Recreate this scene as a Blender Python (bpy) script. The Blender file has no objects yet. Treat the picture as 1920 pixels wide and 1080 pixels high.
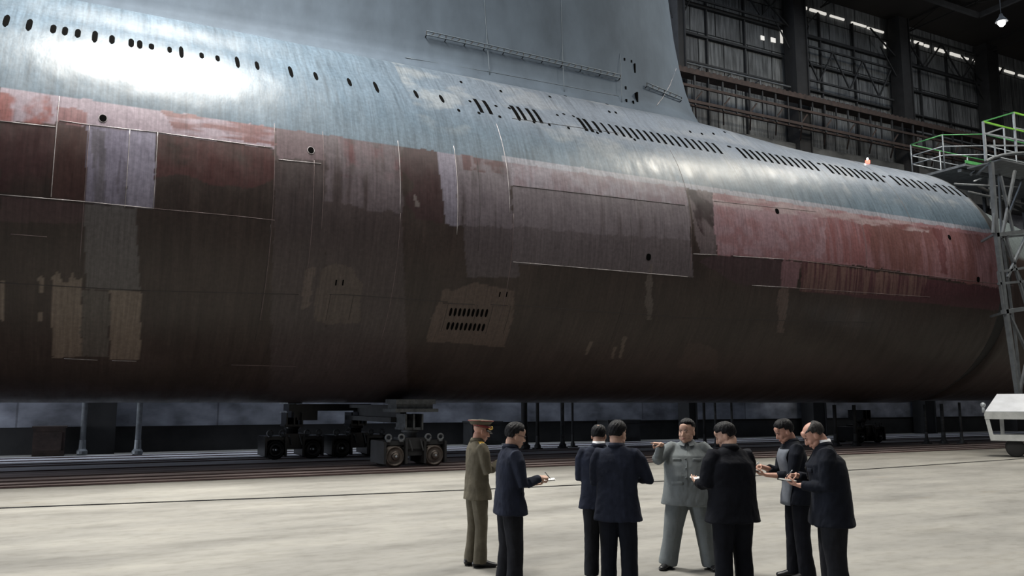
import bpy, bmesh, math, random
import numpy as np
from mathutils import Vector, Matrix, Euler
random.seed(7)
S = bpy.context.scene
col = S.collection
# ------------------------------------------------------------------ camera
FPX = 1550.0; HC = 1.9
PITCH = math.atan(215 / FPX)
YAW = math.atan(FPX / (3040 * math.cos(PITCH)))
cd = bpy.data.cameras.new('camera'); cam = bpy.data.objects.new('camera', cd); col.objects.link(cam)
cd.sensor_width = 36.0; cd.lens = FPX / 1920 * 36; cd.clip_end = 500
cam.location = (0, 0, HC); cam.rotation_euler = (math.pi / 2 + PITCH, 0, -YAW)
S.camera = cam
# ------------------------------------------------------------------ view, world, lights
S.view_settings.view_transform = 'Standard'; S.view_settings.look = 'None'
S.view_settings.exposure = 0.0; S.view_settings.gamma = 1.0
try: S.view_settings.use_curve_mapping = False
except Exception: pass
w = bpy.data.worlds.new('hall_air'); S.world = w; w.use_nodes = True
w.node_tree.nodes['Background'].inputs[0].default_value = (0.55, 0.68, 0.95, 1)
w.node_tree.nodes['Background'].inputs[1].default_value = 0.035

def area_light(name, loc, sx, sy, power, color=(1, 1, 1), rot=(0, 0, 0), spread=math.pi):
    d = bpy.data.lights.new(name, 'AREA'); d.shape = 'RECTANGLE'; d.size = sx; d.size_y = sy
    d.energy = power; d.color = color; d.spread = spread
    o = bpy.data.objects.new(name, d); o.location = loc; o.rotation_euler = rot; col.objects.link(o); return o
# daylight through the roof glazing over the near half of the hall
area_light('skylight_front', (12, 8.5, 25.5), 60, 12, 7900, (1.0, 0.97, 0.90))
# roof lamps above the hull
area_light('skylight_left', (1.6, 19.9, 25.6), 5.0, 5.6, 5400, (1.0, 0.97, 0.90), spread=2.0)
area_light('skylight_centre', (29.4, 15.9, 25.6), 4.4, 2.0, 3600, (1.0, 0.93, 0.80))
area_light('skylight_right', (36.6, 20.3, 25.6), 5.0, 2.0, 1500, (1.0, 0.95, 0.85))
area_light('fill_far', (0, 33.2, 26.6), 50, 2.4, 5500, (0.80, 0.88, 1.0))  # unseen strip light, added to brighten the back wall behind the hull
area_light('skylight_ridge', (24, 26.0, 26.0), 50, 9, 1900, (0.72, 0.84, 1.0))
# unseen gateway, inferred from bluish streaks; added to light the floor under the hull
area_light('gateway_daylight', (-29.5, 28.5, 3.2), 13, 5.5, 9000, (0.85, 0.91, 1.0), (math.pi / 2, 0, -math.pi / 2))

# ------------------------------------------------------------------ pixel helpers (frame 1920 x 1080)
CF = np.array([math.sin(YAW) * math.cos(PITCH), math.cos(YAW) * math.cos(PITCH), math.sin(PITCH)])
CR = np.array([math.cos(YAW), -math.sin(YAW), 0.0]); CU = np.cross(CR, CF); CC = np.array([0, 0, HC])
def ray(x, y): return CF + CR * (x - 960) / FPX + CU * (540 - y) / FPX
def at(x, y, X=None, Y=None, Z=None):
    d = ray(x, y)
    t = (Z - HC) / d[2] if Z is not None else (Y / d[1] if Y is not None else X / d[0])
    return Vector(CC + t * d)
def project(P):
    v = P - CC; z = v @ CF
    return 960 + FPX * (v @ CR) / z, 540 - FPX * (v @ CU) / z

# ------------------------------------------------------------------ materials
def mat(name, color, rough=0.6, metal=0.0, noise=None, bump=None, spec=0.5, emit=None, coat=0.0):
    """noise=(scale, amount[, stretch vector]) varies the colour, bump=(scale, strength[, stretch])."""
    m = bpy.data.materials.new(name); m.use_nodes = True; nt = m.node_tree; N = nt.nodes; L = nt.links
    if any(q in name for q in ('wool', 'cloth', 'hair')): spec = .15
    b = N['Principled BSDF']; b.inputs['Base Color'].default_value = (*color, 1)
    b.inputs['Roughness'].default_value = rough; b.inputs['Metallic'].default_value = metal
    b.inputs['Specular IOR Level'].default_value = spec
    if coat: b.inputs['Coat Weight'].default_value = coat
    if emit:
        b.inputs['Emission Color'].default_value = (*emit[0], 1); b.inputs['Emission Strength'].default_value = emit[1]
    def nz(scale, stretch, detail=5):
        tc = N.new('ShaderNodeTexCoord'); mp = N.new('ShaderNodeMapping'); n = N.new('ShaderNodeTexNoise')
        mp.inputs['Scale'].default_value = stretch; n.inputs['Scale'].default_value = scale; n.inputs['Detail'].default_value = detail
        n.inputs['Roughness'].default_value = 0.62
        L.new(tc.outputs['Object'], mp.inputs['Vector']); L.new(mp.outputs[0], n.inputs['Vector']); return n
    if noise:
        n = nz(noise[0], noise[2] if len(noise) > 2 else (1, 1, 1))
        r = N.new('ShaderNodeMapRange'); r.inputs[1].default_value = 0.3; r.inputs[2].default_value = 0.7
        r.inputs[3].default_value = 1 - noise[1]; r.inputs[4].default_value = 1 + noise[1]
        mx = N.new('ShaderNodeMix'); mx.data_type = 'RGBA'; mx.blend_type = 'MULTIPLY'; mx.inputs[0].default_value = 1
        mx.inputs[6].default_value = (*color, 1); L.new(n.outputs[0], r.inputs[0]); L.new(r.outputs[0], mx.inputs[7])
        L.new(mx.outputs[2], b.inputs['Base Color'])
    if bump:
        n = nz(bump[0], bump[2] if len(bump) > 2 else (1, 1, 1), 3)
        bp = N.new('ShaderNodeBump'); bp.inputs['Strength'].default_value = bump[1]; bp.inputs['Distance'].default_value = 0.02
        L.new(n.outputs[0], bp.inputs['Height']); L.new(bp.outputs[0], b.inputs['Normal'])
    return m

M = {}
M['steel_dark'] = mat('dark steel', (0.022, 0.023, 0.025), 0.7, 0.2, noise=(2, .4))
M['steel_black'] = mat('black oily steel', (0.008, 0.008, 0.009), 0.3, 0.3, noise=(6, .4))
M['steel_grey'] = mat('grey painted steel', (0.12, 0.13, 0.14), 0.6, 0.2, noise=(4, .35))
M['steel_mid'] = mat('worn mid grey steel', (0.06, 0.065, 0.07), 0.6, 0.3, noise=(7, .5))
M['rust'] = mat('rusty brown steel', (0.036, 0.023, 0.019), 0.85, 0.0, noise=(3, .5))
M['galv'] = mat('galvanised tube', (0.34, 0.37, 0.40), 0.45, 0.3, noise=(6, .2))
M['tower'] = mat('dull grey tower paint', (0.10, 0.11, 0.12), 0.6, 0.1, noise=(3, .3))
M['green'] = mat('green handrail paint', (0.07, 0.27, 0.09), 0.5, noise=(3, .3))
M['lime'] = mat('lime handrail paint', (0.20, 0.50, 0.06), 0.5, noise=(3, .2))
M['white_paint'] = mat('white painted sheet', (0.50, 0.52, 0.56), 0.5, noise=(2, .12))
M['cream'] = mat('pale grey frame paint', (0.42, 0.43, 0.42), 0.6, noise=(3, .2))
M['rubber'] = mat('black rubber', (0.012, 0.012, 0.012), 0.8)
M['hole'] = mat('unlit opening', (0.004, 0.004, 0.004), 0.95, spec=0.0)
M['weld'] = mat('bright weld bead', (0.30, 0.28, 0.29), 0.5, 0.4, noise=(3, .5))
M['seam'] = mat('dark hull seam', (0.02, 0.015, 0.015), 0.7)
M['seam_red'] = mat('rust red weld bead', (0.11, 0.08, 0.082), 0.5, noise=(2, .5))
M['sail_seam'] = mat('sail weld line', (0.085, 0.11, 0.135), 0.6)
M['steel_wheel'] = mat('worn wheel steel', (0.10, 0.085, 0.075), 0.4, 0.7, noise=(8, .4))
M['rail'] = mat('rail steel', (0.12, 0.085, 0.082), 0.5, 0.4, noise=(3, .4, (.3, 1, 1)))
M['lamp'] = mat('lamp glow', (1, 1, 1), emit=((1.0, 0.98, 0.92), 30))
M['redlamp'] = mat('red warning lens', (0.8, 0.08, 0.05), emit=((1.0, 0.22, 0.15), 2.0))
M['daylight'] = mat('daylit gap glazing', (0.8, 0.8, 0.8), emit=((1.0, 0.96, 0.88), 0.62))
# cloth, skin
M['navy'] = mat('navy suit wool', (0.016, 0.020, 0.035), 0.85, noise=(9, .25), bump=(60, .08))
M['navy2'] = mat('blue-black suit wool', (0.0085, 0.0105, 0.017), 0.85, noise=(9, .25), bump=(60, .08))
M['charcoal'] = mat('charcoal trouser wool', (0.014, 0.015, 0.019), 0.85, noise=(9, .25), bump=(60, .08))
M['blacksuit'] = mat('near black suit wool', (0.0075, 0.0085, 0.013), 0.85, noise=(9, .25), bump=(60, .08))
M['leader'] = mat('grey green suit cloth', (0.16, 0.178, 0.185), 0.85, noise=(6, .15), bump=(60, .08))
M['leader_collar'] = mat('grey collar cloth', (0.21, 0.23, 0.24), 0.85)
M['olive'] = mat('olive brown uniform cloth', (0.115, 0.102, 0.076), 0.85, noise=(8, .2), bump=(60, .08))
M['greycloth'] = mat('blue grey jacket cloth', (0.15, 0.165, 0.195), 0.85, noise=(8, .2))
M['capred'] = mat('red cap band', (0.22, 0.035, 0.035), 0.7)
M['gold'] = mat('gold cap badge', (0.75, 0.50, 0.12), 0.35, 0.8)
M['skin'] = mat('skin', (0.52, 0.32, 0.24), 0.55, noise=(14, .12))
M['skin2'] = mat('ruddy skin', (0.50, 0.27, 0.20), 0.55, noise=(14, .15))
M['lips'] = mat('lips', (0.30, 0.10, 0.085), 0.5)
M['eye'] = mat('dark eye', (0.015, 0.012, 0.012), 0.3)
M['hair'] = mat('black hair', (0.010, 0.010, 0.012), 0.5, noise=(40, .5, (1, 1, .2)), bump=(90, .6, (1, .3, .3)))
M['hairgrey'] = mat('greying hair', (0.040, 0.038, 0.038), 0.6, noise=(40, .6, (1, 1, .2)), bump=(90, .6, (1, .3, .3)))
M['shoe'] = mat('black shoe leather', (0.012, 0.012, 0.014), 0.35)
M['paper'] = mat('white notebook paper', (0.78, 0.78, 0.76), 0.8)
M['cover'] = mat('brown notebook cover', (0.10, 0.055, 0.04), 0.6)
M['shirt'] = mat('white shirt cotton', (0.75, 0.76, 0.78), 0.8)
M['glass'] = mat('spectacle rim', (0.03, 0.03, 0.03), 0.3, 0.6)
M['pen'] = mat('black pen', (0.03, 0.03, 0.04), 0.3)

# ------------------------------------------------------------------ mesh builder
class MB:
    def __init__(s): s.v = []; s.f = []
    def add(s, vs, fs):
        o = len(s.v); s.v += [tuple(v) for v in vs]; s.f += [tuple(i + o for i in f) for f in fs]; return s
    def box(s, lo, hi, R=None, o=(0, 0, 0)):
        vs = [(x, y, z) for x in (lo[0], hi[0]) for y in (lo[1], hi[1]) for z in (lo[2], hi[2])]
        if R: vs = [tuple(R @ Vector(v) + Vector(o)) for v in vs]
        return s.add(vs, [(0, 1, 3, 2), (4, 6, 7, 5), (0, 4, 5, 1), (2, 3, 7, 6), (0, 2, 6, 4), (1, 5, 7, 3)])
    def bar(s, a, b, wx, wy=None, up=(0, 0, 1)):
        """square-section bar from a to b"""
        a = Vector(a); b = Vector(b); d = (b - a).normalized(); u = Vector(up)
        if abs(d.dot(u)) > .95: u = Vector((0, 1, 0))
        x = d.cross(u).normalized(); y = x.cross(d).normalized(); wy = wx if wy is None else wy
        vs = [p + x * i * wx / 2 + y * j * wy / 2 for p in (a, b) for i, j in ((-1, -1), (1, -1), (1, 1), (-1, 1))]
        return s.add(vs, [(3, 2, 1, 0), (4, 5, 6, 7), (0, 1, 5, 4), (1, 2, 6, 5), (2, 3, 7, 6), (3, 0, 4, 7)])
    def sweep(s, pts, rad, n=12, cap=(False, False), ref=(0, 1, 0)):
        """closed tube through pts; rad = scalars or (across, along ref); cap = rounded ends"""
        P = [Vector(p) for p in pts]; rr = [(r, r) if not isinstance(r, (tuple, list)) else r for r in rad]
        rings = []
        def frame(i):
            d = (P[min(i + 1, len(P) - 1)] - P[max(i - 1, 0)]).normalized(); u = Vector(ref)
            if abs(d.dot(u)) > .97: u = Vector((1, 0, .1))
            x = d.cross(u).normalized(); y = x.cross(d).normalized(); return d, x, y
        def ring(c, x, y, a, b):
            rings.append([c + x * a * math.cos(2 * math.pi * k / n) + y * b * math.sin(2 * math.pi * k / n) for k in range(n)])
        if cap[0]:
            d, x, y = frame(0); a, b = rr[0]; m = min(a, b)
            for t in (1.35, 1.0, .55): ring(P[0] - d * m * math.sin(t), x, y, a * math.cos(t), b * math.cos(t))
        for i in range(len(P)):
            d, x, y = frame(i); ring(P[i], x, y, *rr[i])
        if cap[1]:
            d, x, y = frame(len(P) - 1); a, b = rr[-1]; m = min(a, b)
            for t in (.55, 1.0, 1.35): ring(P[-1] + d * m * math.sin(t), x, y, a * math.cos(t), b * math.cos(t))
        vs = [p for r in rings for p in r]; fs = []
        for i in range(len(rings) - 1):
            for k in range(n): fs.append((i * n + k, i * n + (k + 1) % n, (i + 1) * n + (k + 1) % n, (i + 1) * n + k))
        fs.append(tuple(range(n - 1, -1, -1))); L = (len(rings) - 1) * n; fs.append(tuple(L + k for k in range(n)))
        return s.add(vs, fs)
    def tube(s, a, b, r, n=8): return s.sweep([a, b], [r, r], n)
    def ball(s, c, r, R=None, nu=16, nv=10):
        c = Vector(c); r = r if isinstance(r, (tuple, list)) else (r, r, r); vs = []; fs = []
        for j in range(1, nv):
            t = math.pi * j / nv
            for i in range(nu):
                p = 2 * math.pi * i / nu; v = Vector((r[0] * math.sin(t) * math.cos(p), r[1] * math.sin(t) * math.sin(p), r[2] * math.cos(t)))
                vs.append(c + (R @ v if R else v))
        t0 = Vector((0, 0, r[2])); vs.append(c + (R @ t0 if R else t0)); vs.append(c - (R @ t0 if R else t0))
        for j in range(nv - 2):
            for i in range(nu): fs.append((j * nu + i, (j + 1) * nu + i, (j + 1) * nu + (i + 1) % nu, j * nu + (i + 1) % nu))
        T = len(vs) - 2
        for i in range(nu):
            fs.append((T, i, (i + 1) % nu)); fs.append((T + 1, (nv - 2) * nu + (i + 1) % nu, (nv - 2) * nu + i))
        return s.add(vs, fs)
    def rings(s, rs, n=28, p=2.0):
        """rs: list of (cx, cy, z, hw, hd); super-ellipse exponent p"""
        vs = []; fs = []
        for cx, cy, z, hw, hd in rs:
            for k in range(n):
                t = 2 * math.pi * k / n; c = math.cos(t); q = math.sin(t)
                vs.append((cx + hw * math.copysign(abs(c) ** (2 / p), c), cy + hd * math.copysign(abs(q) ** (2 / p), q), z))
        for i in range(len(rs) - 1):
            for k in range(n): fs.append((i * n + k, i * n + (k + 1) % n, (i + 1) * n + (k + 1) % n, (i + 1) * n + k))
        fs.append(tuple(range(n - 1, -1, -1))); L = (len(rs) - 1) * n; fs.append(tuple(L + k for k in range(n)))
        return s.add(vs, fs)
    def lathe(s, prof, o=(0, 0, 0), axis='Z', n=24):
        vs = []; fs = []; o = Vector(o)
        for r, h in prof:
            for k in range(n):
                t = 2 * math.pi * k / n; c, q = r * math.cos(t), r * math.sin(t)
                v = {'Z': (c, q, h), 'Y': (c, h, q), 'X': (h, c, q)}[axis]; vs.append(o + Vector(v))
        for i in range(len(prof) - 1):
            for k in range(n): fs.append((i * n + k, i * n + (k + 1) % n, (i + 1) * n + (k + 1) % n, (i + 1) * n + k))
        fs.append(tuple(range(n - 1, -1, -1))); L = (len(prof) - 1) * n; fs.append(tuple(L + k for k in range(n)))
        return s.add(vs, fs)
    def map(s, fn): s.v = [tuple(fn(Vector(v))) for v in s.v]; return s
    def mesh(s, name):
        me = bpy.data.meshes.new(name); me.from_pydata(s.v, [], s.f); me.validate(); me.update(); return me
    def build(s, name, m, parent=None, smooth=False, fix=True):
        me = s.mesh(name)
        if fix:
            bm = bmesh.new(); bm.from_mesh(me); bmesh.ops.recalc_face_normals(bm, faces=bm.faces); bm.to_mesh(me); bm.free()
        return link(name, me, m, parent, smooth)
def link(name, me, m, parent=None, smooth=False):
    me.materials.clear(); me.materials.append(m)
    if smooth: me.polygons.foreach_set('use_smooth', [True] * len(me.polygons))
    o = bpy.data.objects.new(name, me); col.objects.link(o)
    if parent: o.parent = parent
    return o
def empty(name, loc=(0, 0, 0), rz=0.0):
    o = bpy.data.objects.new(name, None); o.location = loc; o.rotation_euler = (0, 0, rz); col.objects.link(o); return o
def tag(o, label, cat=None, group=None, kind=None):
    if label: o['label'] = label
    if cat: o['category'] = cat
    if group: o['group'] = group
    if kind: o['kind'] = kind
    return o
def remeshed(mb, voxel, smooth_it=2):
    me = mb.mesh('tmp'); bm = bmesh.new(); bm.from_mesh(me)
    bmesh.ops.recalc_face_normals(bm, faces=bm.faces); bm.to_mesh(me); bm.free()
    o = bpy.data.objects.new('tmp', me); col.objects.link(o)
    r = o.modifiers.new('r', 'REMESH'); r.mode = 'VOXEL'; r.voxel_size = voxel
    if smooth_it:
        q = o.modifiers.new('s', 'SMOOTH'); q.iterations = smooth_it; q.factor = 0.5
    dg = bpy.context.evaluated_depsgraph_get(); dg.update()
    out = bpy.data.meshes.new_from_object(o.evaluated_get(dg)); bpy.data.objects.remove(o); bpy.data.meshes.remove(me); return out
def hash2(ix, iy, seed=0):
    h = (ix.astype(np.int64) * 374761393 + iy.astype(np.int64) * 668265263 + seed * 1442695041) & 0xffffffff
    h = ((h ^ (h >> 13)) * 1274126177) & 0xffffffff; return ((h ^ (h >> 16)) & 0xffff) / 65535.0
def vnoise(x, y, seed=0):
    ix = np.floor(x); iy = np.floor(y); fx = x - ix; fy = y - iy; fx = fx * fx * (3 - 2 * fx); fy = fy * fy * (3 - 2 * fy)
    a = hash2(ix, iy, seed); b = hash2(ix + 1, iy, seed); c = hash2(ix, iy + 1, seed); d = hash2(ix + 1, iy + 1, seed)
    return (a + (b - a) * fx) * (1 - fy) + (c + (d - c) * fx) * fy
def fbm(x, y, seed=0, o=4):
    s = 0; amp = .5
    for k in range(o): s = s + amp * vnoise(x * 2 ** k, y * 2 ** k, seed + k); amp *= .5
    return s / (1 - .5 ** o)

WORLD = {}
def rootat(name, loc, label, cat, group=None):
    o = empty(name, loc); WORLD[o.name] = Matrix.Translation(-Vector(loc)); return tag(o, label, cat, group)
_link0 = link
def link(name, me, m, parent=None, smooth=False):
    o = _link0(name, me, m, parent, smooth)
    if parent is not None and parent.name in WORLD: o.matrix_parent_inverse = WORLD[parent.name]
    return o
# ================================================================== SETTING
def nodes_floor():
    m = bpy.data.materials.new('worn pale concrete'); m.use_nodes = True; nt = m.node_tree; N = nt.nodes; L = nt.links
    b = N['Principled BSDF']; b.inputs['Roughness'].default_value = 0.75; b.inputs['Specular IOR Level'].default_value = 0.3
    tc = N.new('ShaderNodeTexCoord')
    def nz(scale, st, det=6, rough=.6):
        mp = N.new('ShaderNodeMapping'); n = N.new('ShaderNodeTexNoise'); mp.inputs['Scale'].default_value = st
        n.inputs['Scale'].default_value = scale; n.inputs['Detail'].default_value = det; n.inputs['Roughness'].default_value = rough
        L.new(tc.outputs['Object'], mp.inputs['Vector']); L.new(mp.outputs[0], n.inputs['Vector']); return n.outputs[0]
    def ramp(src, stops):
        r = N.new('ShaderNodeValToRGB'); e = r.color_ramp.elements
        e[0].position, e[0].color = stops[0][0], (*stops[0][1], 1); e[1].position, e[1].color = stops[-1][0], (*stops[-1][1], 1)
        for p, c in stops[1:-1]:
            q = e.new(p); q.color = (*c, 1)
        L.new(src, r.inputs[0]); return r.outputs[0]
    def mix(a, c, f, mode='MULTIPLY'):
        x = N.new('ShaderNodeMix'); x.data_type = 'RGBA'; x.blend_type = mode; x.inputs[0].default_value = f
        L.new(a, x.inputs[6]); L.new(c, x.inputs[7]); return x.outputs[2]
    base = ramp(nz(.55, (.5, 1.3, 1)), [(.3, (.165, .161, .150)), (.5, (.228, .222, .206)), (.72, (.295, .287, .262))])
    st = ramp(nz(.9, (.4, 1.1, 1), 8, .7), [(.34, (.76, .75, .73)), (.5, (1, 1, 1)), (.68, (1.06, 1.05, 1.03))])
    sp = ramp(nz(5, (.8, 1.3, 1), 6), [(.33, (.82, .81, .79)), (.5, (1, 1, 1)), (.7, (1.05, 1.05, 1.05))])
    rust = ramp(nz(.7, (.6, 1.2, 1), 7, .65), [(.62, (1, 1, 1)), (.78, (.92, .80, .64))])
    c = mix(base, st, .9); c = mix(c, sp, .7); c = mix(c, rust, .7); L.new(c, b.inputs['Base Color'])
    bp = N.new('ShaderNodeBump'); bp.inputs['Strength'].default_value = .15; bp.inputs['Distance'].default_value = .01
    L.new(nz(14, (1, 1, 1), 6), bp.inputs['Height']); L.new(bp.outputs[0], b.inputs['Normal']); return m
tag(MB().box((-30, -16, -.3), (110, 36, 0)).build('floor', nodes_floor()), None, kind='structure')
M['trackbed'] = mat('oil stained track bed', (0.34, 0.28, 0.27), 0.7, noise=(1.1, .75, (.25, 2.5, 1)))
M['trackbed2'] = mat('grey dusty track bed', (0.50, 0.50, 0.53), 0.6, noise=(1.6, .5, (.2, 2.0, 1)))
tag(MB().box((-30, 21.95, 0), (110, 27.0, .012)).build('trim_1', M['trackbed']), None, kind='structure')
tag(MB().box((-30, 27.0, 0), (110, 33.9, .012)).build('trim_2', M['trackbed2']), None, kind='structure')
jm = MB(); jp = [(-6, 18.5), (-1.21, 17.97), (4.03, 17.3), (8, 16.93), (12.63, 16.65), (20.55, 16.94), (28.8, 17.63), (40, 18.6)]
for a, b in zip(jp[:-1], jp[1:]): jm.bar((a[0], a[1], .002), (b[0], b[1], .002), .14, .008)
tag(jm.build('trim_3', M['steel_black']), None, kind='structure')
# rails let into the floor, each with foot, web and head
for Y, h, lab in [(22.02, .05, 'front edge rail, nearest the pale floor'), (22.65, .07, 'second rusty rail back from the pale floor'),
                  (23.55, .08, 'rail that carries the front wheeled bogie'), (24.7, .06, 'rail just behind the front bogie wheels'),
                  (26.9, .07, 'rail on the line under the middle of the hull'), (28.95, .08, 'rail that carries the rear bogie'),
                  (29.9, .06, 'rail right behind the rear bogie'), (31.6, .06, 'rail along the props below the far side of the hull'),
                  (33.0, .06, 'rearmost rail beside the wall base')]:
    h *= .25; m = MB().box((-28, Y - .11, .012), (105, Y + .11, .015)).box((-28, Y - .02, .015), (105, Y + .02, h + .004)).box((-28, Y - .055, h + .004), (105, Y + .055, h + .022))
    r = m.build('steel_rail', M['rail']); tag(r, 'long ' + lab, 'rail', 'rails in the hall floor')

def nodes_wall(name, c1, c2, seam, pw, ph, corr=9.0):
    m = bpy.data.materials.new(name); m.use_nodes = True; nt = m.node_tree; N = nt.nodes; L = nt.links
    b = N['Principled BSDF']; b.inputs['Roughness'].default_value = .8; b.inputs['Specular IOR Level'].default_value = .2
    tc = N.new('ShaderNodeTexCoord'); sx = N.new('ShaderNodeSeparateXYZ'); cx = N.new('ShaderNodeCombineXYZ')
    L.new(tc.outputs['Object'], sx.inputs[0]); L.new(sx.outputs[0], cx.inputs[0]); L.new(sx.outputs[2], cx.inputs[1])
    br = N.new('ShaderNodeTexBrick'); br.inputs['Scale'].default_value = 1; br.inputs['Brick Width'].default_value = pw
    br.inputs['Row Height'].default_value = ph; br.inputs['Mortar Size'].default_value = .035; br.inputs['Color1'].default_value = (*c1, 1)
    br.inputs['Color2'].default_value = (*c2, 1); br.inputs['Mortar'].default_value = (*seam, 1); br.offset = .3
    L.new(cx.outputs[0], br.inputs['Vector'])
    def nz(s, st, lo, hi):
        mp = N.new('ShaderNodeMapping'); mp.inputs['Scale'].default_value = st; n = N.new('ShaderNodeTexNoise'); n.inputs['Scale'].default_value = s
        n.inputs['Detail'].default_value = 6; r = N.new('ShaderNodeMapRange'); r.inputs[1].default_value = .3; r.inputs[2].default_value = .7
        r.inputs[3].default_value = lo; r.inputs[4].default_value = hi
        L.new(cx.outputs[0], mp.inputs[0]); L.new(mp.outputs[0], n.inputs['Vector']); L.new(n.outputs[0], r.inputs[0]); return r.outputs[0]
    out = br.outputs['Color']
    for s in (nz(.35, (1, 1, 1), .65, 1.3), nz(1.6, (4, .35, 1) if corr else (.5, .8, 1), .45, 1.4)):
        x = N.new('ShaderNodeMix'); x.data_type = 'RGBA'; x.blend_type = 'MULTIPLY'; x.inputs[0].default_value = 1
        L.new(out, x.inputs[6]); L.new(s, x.inputs[7]); out = x.outputs[2]
    L.new(out, b.inputs['Base Color'])
    if corr:
        wv = N.new('ShaderNodeTexWave'); wv.inputs['Scale'].default_value = corr / 6.28 * 3.0; L.new(cx.outputs[0], wv.inputs['Vector'])
        bp = N.new('ShaderNodeBump'); bp.inputs['Strength'].default_value = .6; bp.inputs['Distance'].default_value = .05
        L.new(wv.outputs[1], bp.inputs['Height']); L.new(bp.outputs[0], b.inputs['Normal'])
    return m
WY = 35.5
M['sheet'] = nodes_wall('corrugated wall sheeting', (.19, .20, .205), (.125, .13, .137), (.015, .016, .017), 1.9, 2.9)
M['plinth'] = nodes_wall('peeling painted concrete', (.27, .285, .33), (.20, .21, .25), (.15, .155, .18), 7, 9, 0)
M['ledge'] = mat('dark stained concrete', (.075, .078, .08), .8, noise=(.6, .5))
M['dado'] = mat('black dado concrete', (.018, .018, .019), .85, noise=(.7, .5))  # near-black tone for the band below the plinth and the pier
tag(MB().box((-30, WY, 17.2), (110, WY + .3, 27.6)).build('wall_back', M['sheet']), None, kind='structure')
tag(MB().box((-30, WY, 1.0), (110, WY + .4, 15.4)).build('wall_back_lower', M['plinth']), None, kind='structure')
tag(MB().box((-30, WY + .05, 0), (110, WY + .4, 1.0)).build('baseboard_back', M['dado']), None, kind='structure')
tag(MB().box((-30, WY - .9, 15.4), (110, WY + .3, 17.2)).build('trim_4', M['ledge']), None, kind='structure')
M['roof'] = mat('soot dark roof boards', (.010, .008, .007), .9, noise=(.5, .4, (1, .2, 1)))
tag(MB().box((-30, -16, 27.6), (110, WY + .4, 27.9)).build('ceiling', M['roof']), None, kind='structure')
tag(MB().box((110, -16, 0), (110.3, WY + .4, 27.6)).build('wall_right', M['sheet']), None, kind='structure')
tag(MB().box((-30.3, -16, 0), (-30, WY + .4, 27.6)).build('wall_left', M['plinth']), None, kind='structure')
tag(MB().box((-30, -16.3, 0), (110, -16, 27.6)).build('wall_front', M['plinth']), None, kind='structure')
# skylight frames that hold the roof glazing (the lights shine from them), the last made for the added far strip
n = 0
for (x, y, sx, sy, z) in [(12, 8.5, 60, 12, 25.6), (1.6, 19.9, 5, 5.6, 25.7), (29.4, 15.9, 4.4, 2.0, 25.7), (36.6, 20.3, 5.0, 2, 25.7), (24, 26, 50, 9, 26.1), (0, 33.2, 50, 2.4, 26.7)]:
    n += 1; fr = MB()
    for a, b in (((x - sx / 2, y - sy / 2), (x + sx / 2, y - sy / 2)), ((x - sx / 2, y + sy / 2), (x + sx / 2, y + sy / 2)),
                 ((x - sx / 2, y - sy / 2), (x - sx / 2, y + sy / 2)), ((x + sx / 2, y - sy / 2), (x + sx / 2, y + sy / 2))):
        fr.bar((*a, z + .12), (*b, z + .12), .2, .3)
    tag(fr.build('window_%d' % n, M['steel_dark']), None, kind='structure')
# broken daylit gap below the eaves: separate panes, z from the photo's line
n = 6
df = MB()
for a, b in (((-29.8, 22, 0), (-29.8, 22, 6)), ((-29.8, 35, 0), (-29.8, 35, 6)), ((-29.8, 22, 6), (-29.8, 35, 6))): df.bar(a, b, .3)
tag(df.build('door_1', M['steel_dark']), None, kind='structure')  # frame put in to go with the gateway light
gap = [(1475, 1486), (1492, 1512), (1518, 1548), (1556, 1582), (1596, 1623), (1626, 1656), (1678, 1690), (1696, 1706), (1714, 1730), (1733, 1741),
       (1752, 1773), (1781, 1800), (1803, 1815), (1824, 1830), (1836, 1857), (1870, 1878), (1883, 1901), (1909, 1920)]
for x0, x1 in gap:
    n += 1
    def gp(x): return at(x, 4 + (x - 1475) * .3135, Y=WY - .05)
    a = gp(x0); b = gp(x1); t = .055 + .045 * random.random(); z = (a.z + b.z) / 2 + random.uniform(-.03, .03)
    tag(MB().box((a.x, WY - .12, z - t), (b.x, WY - .02, z + t)).build('window_%d' % n, M['daylight']), None, kind='structure')
for (x0, y0, x1, y1) in [(1464, 57, 1467, 80), (1427, 68, 1433, 74), (1446, 72, 1454, 78), (1658, 80, 1661, 90)]:
    n += 1; a = at(x0, y1, Y=WY - .05); b = at(x1, y0, Y=WY - .05)
    tag(MB().box((a.x, WY - .06, a.z), (b.x, WY - .01, b.z)).build('window_%d' % n, M['daylight']), None, kind='structure')

M['colsteel'] = mat('soot stained column steel', (.012, .012, .013), .8, noise=(2, .4))
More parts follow.
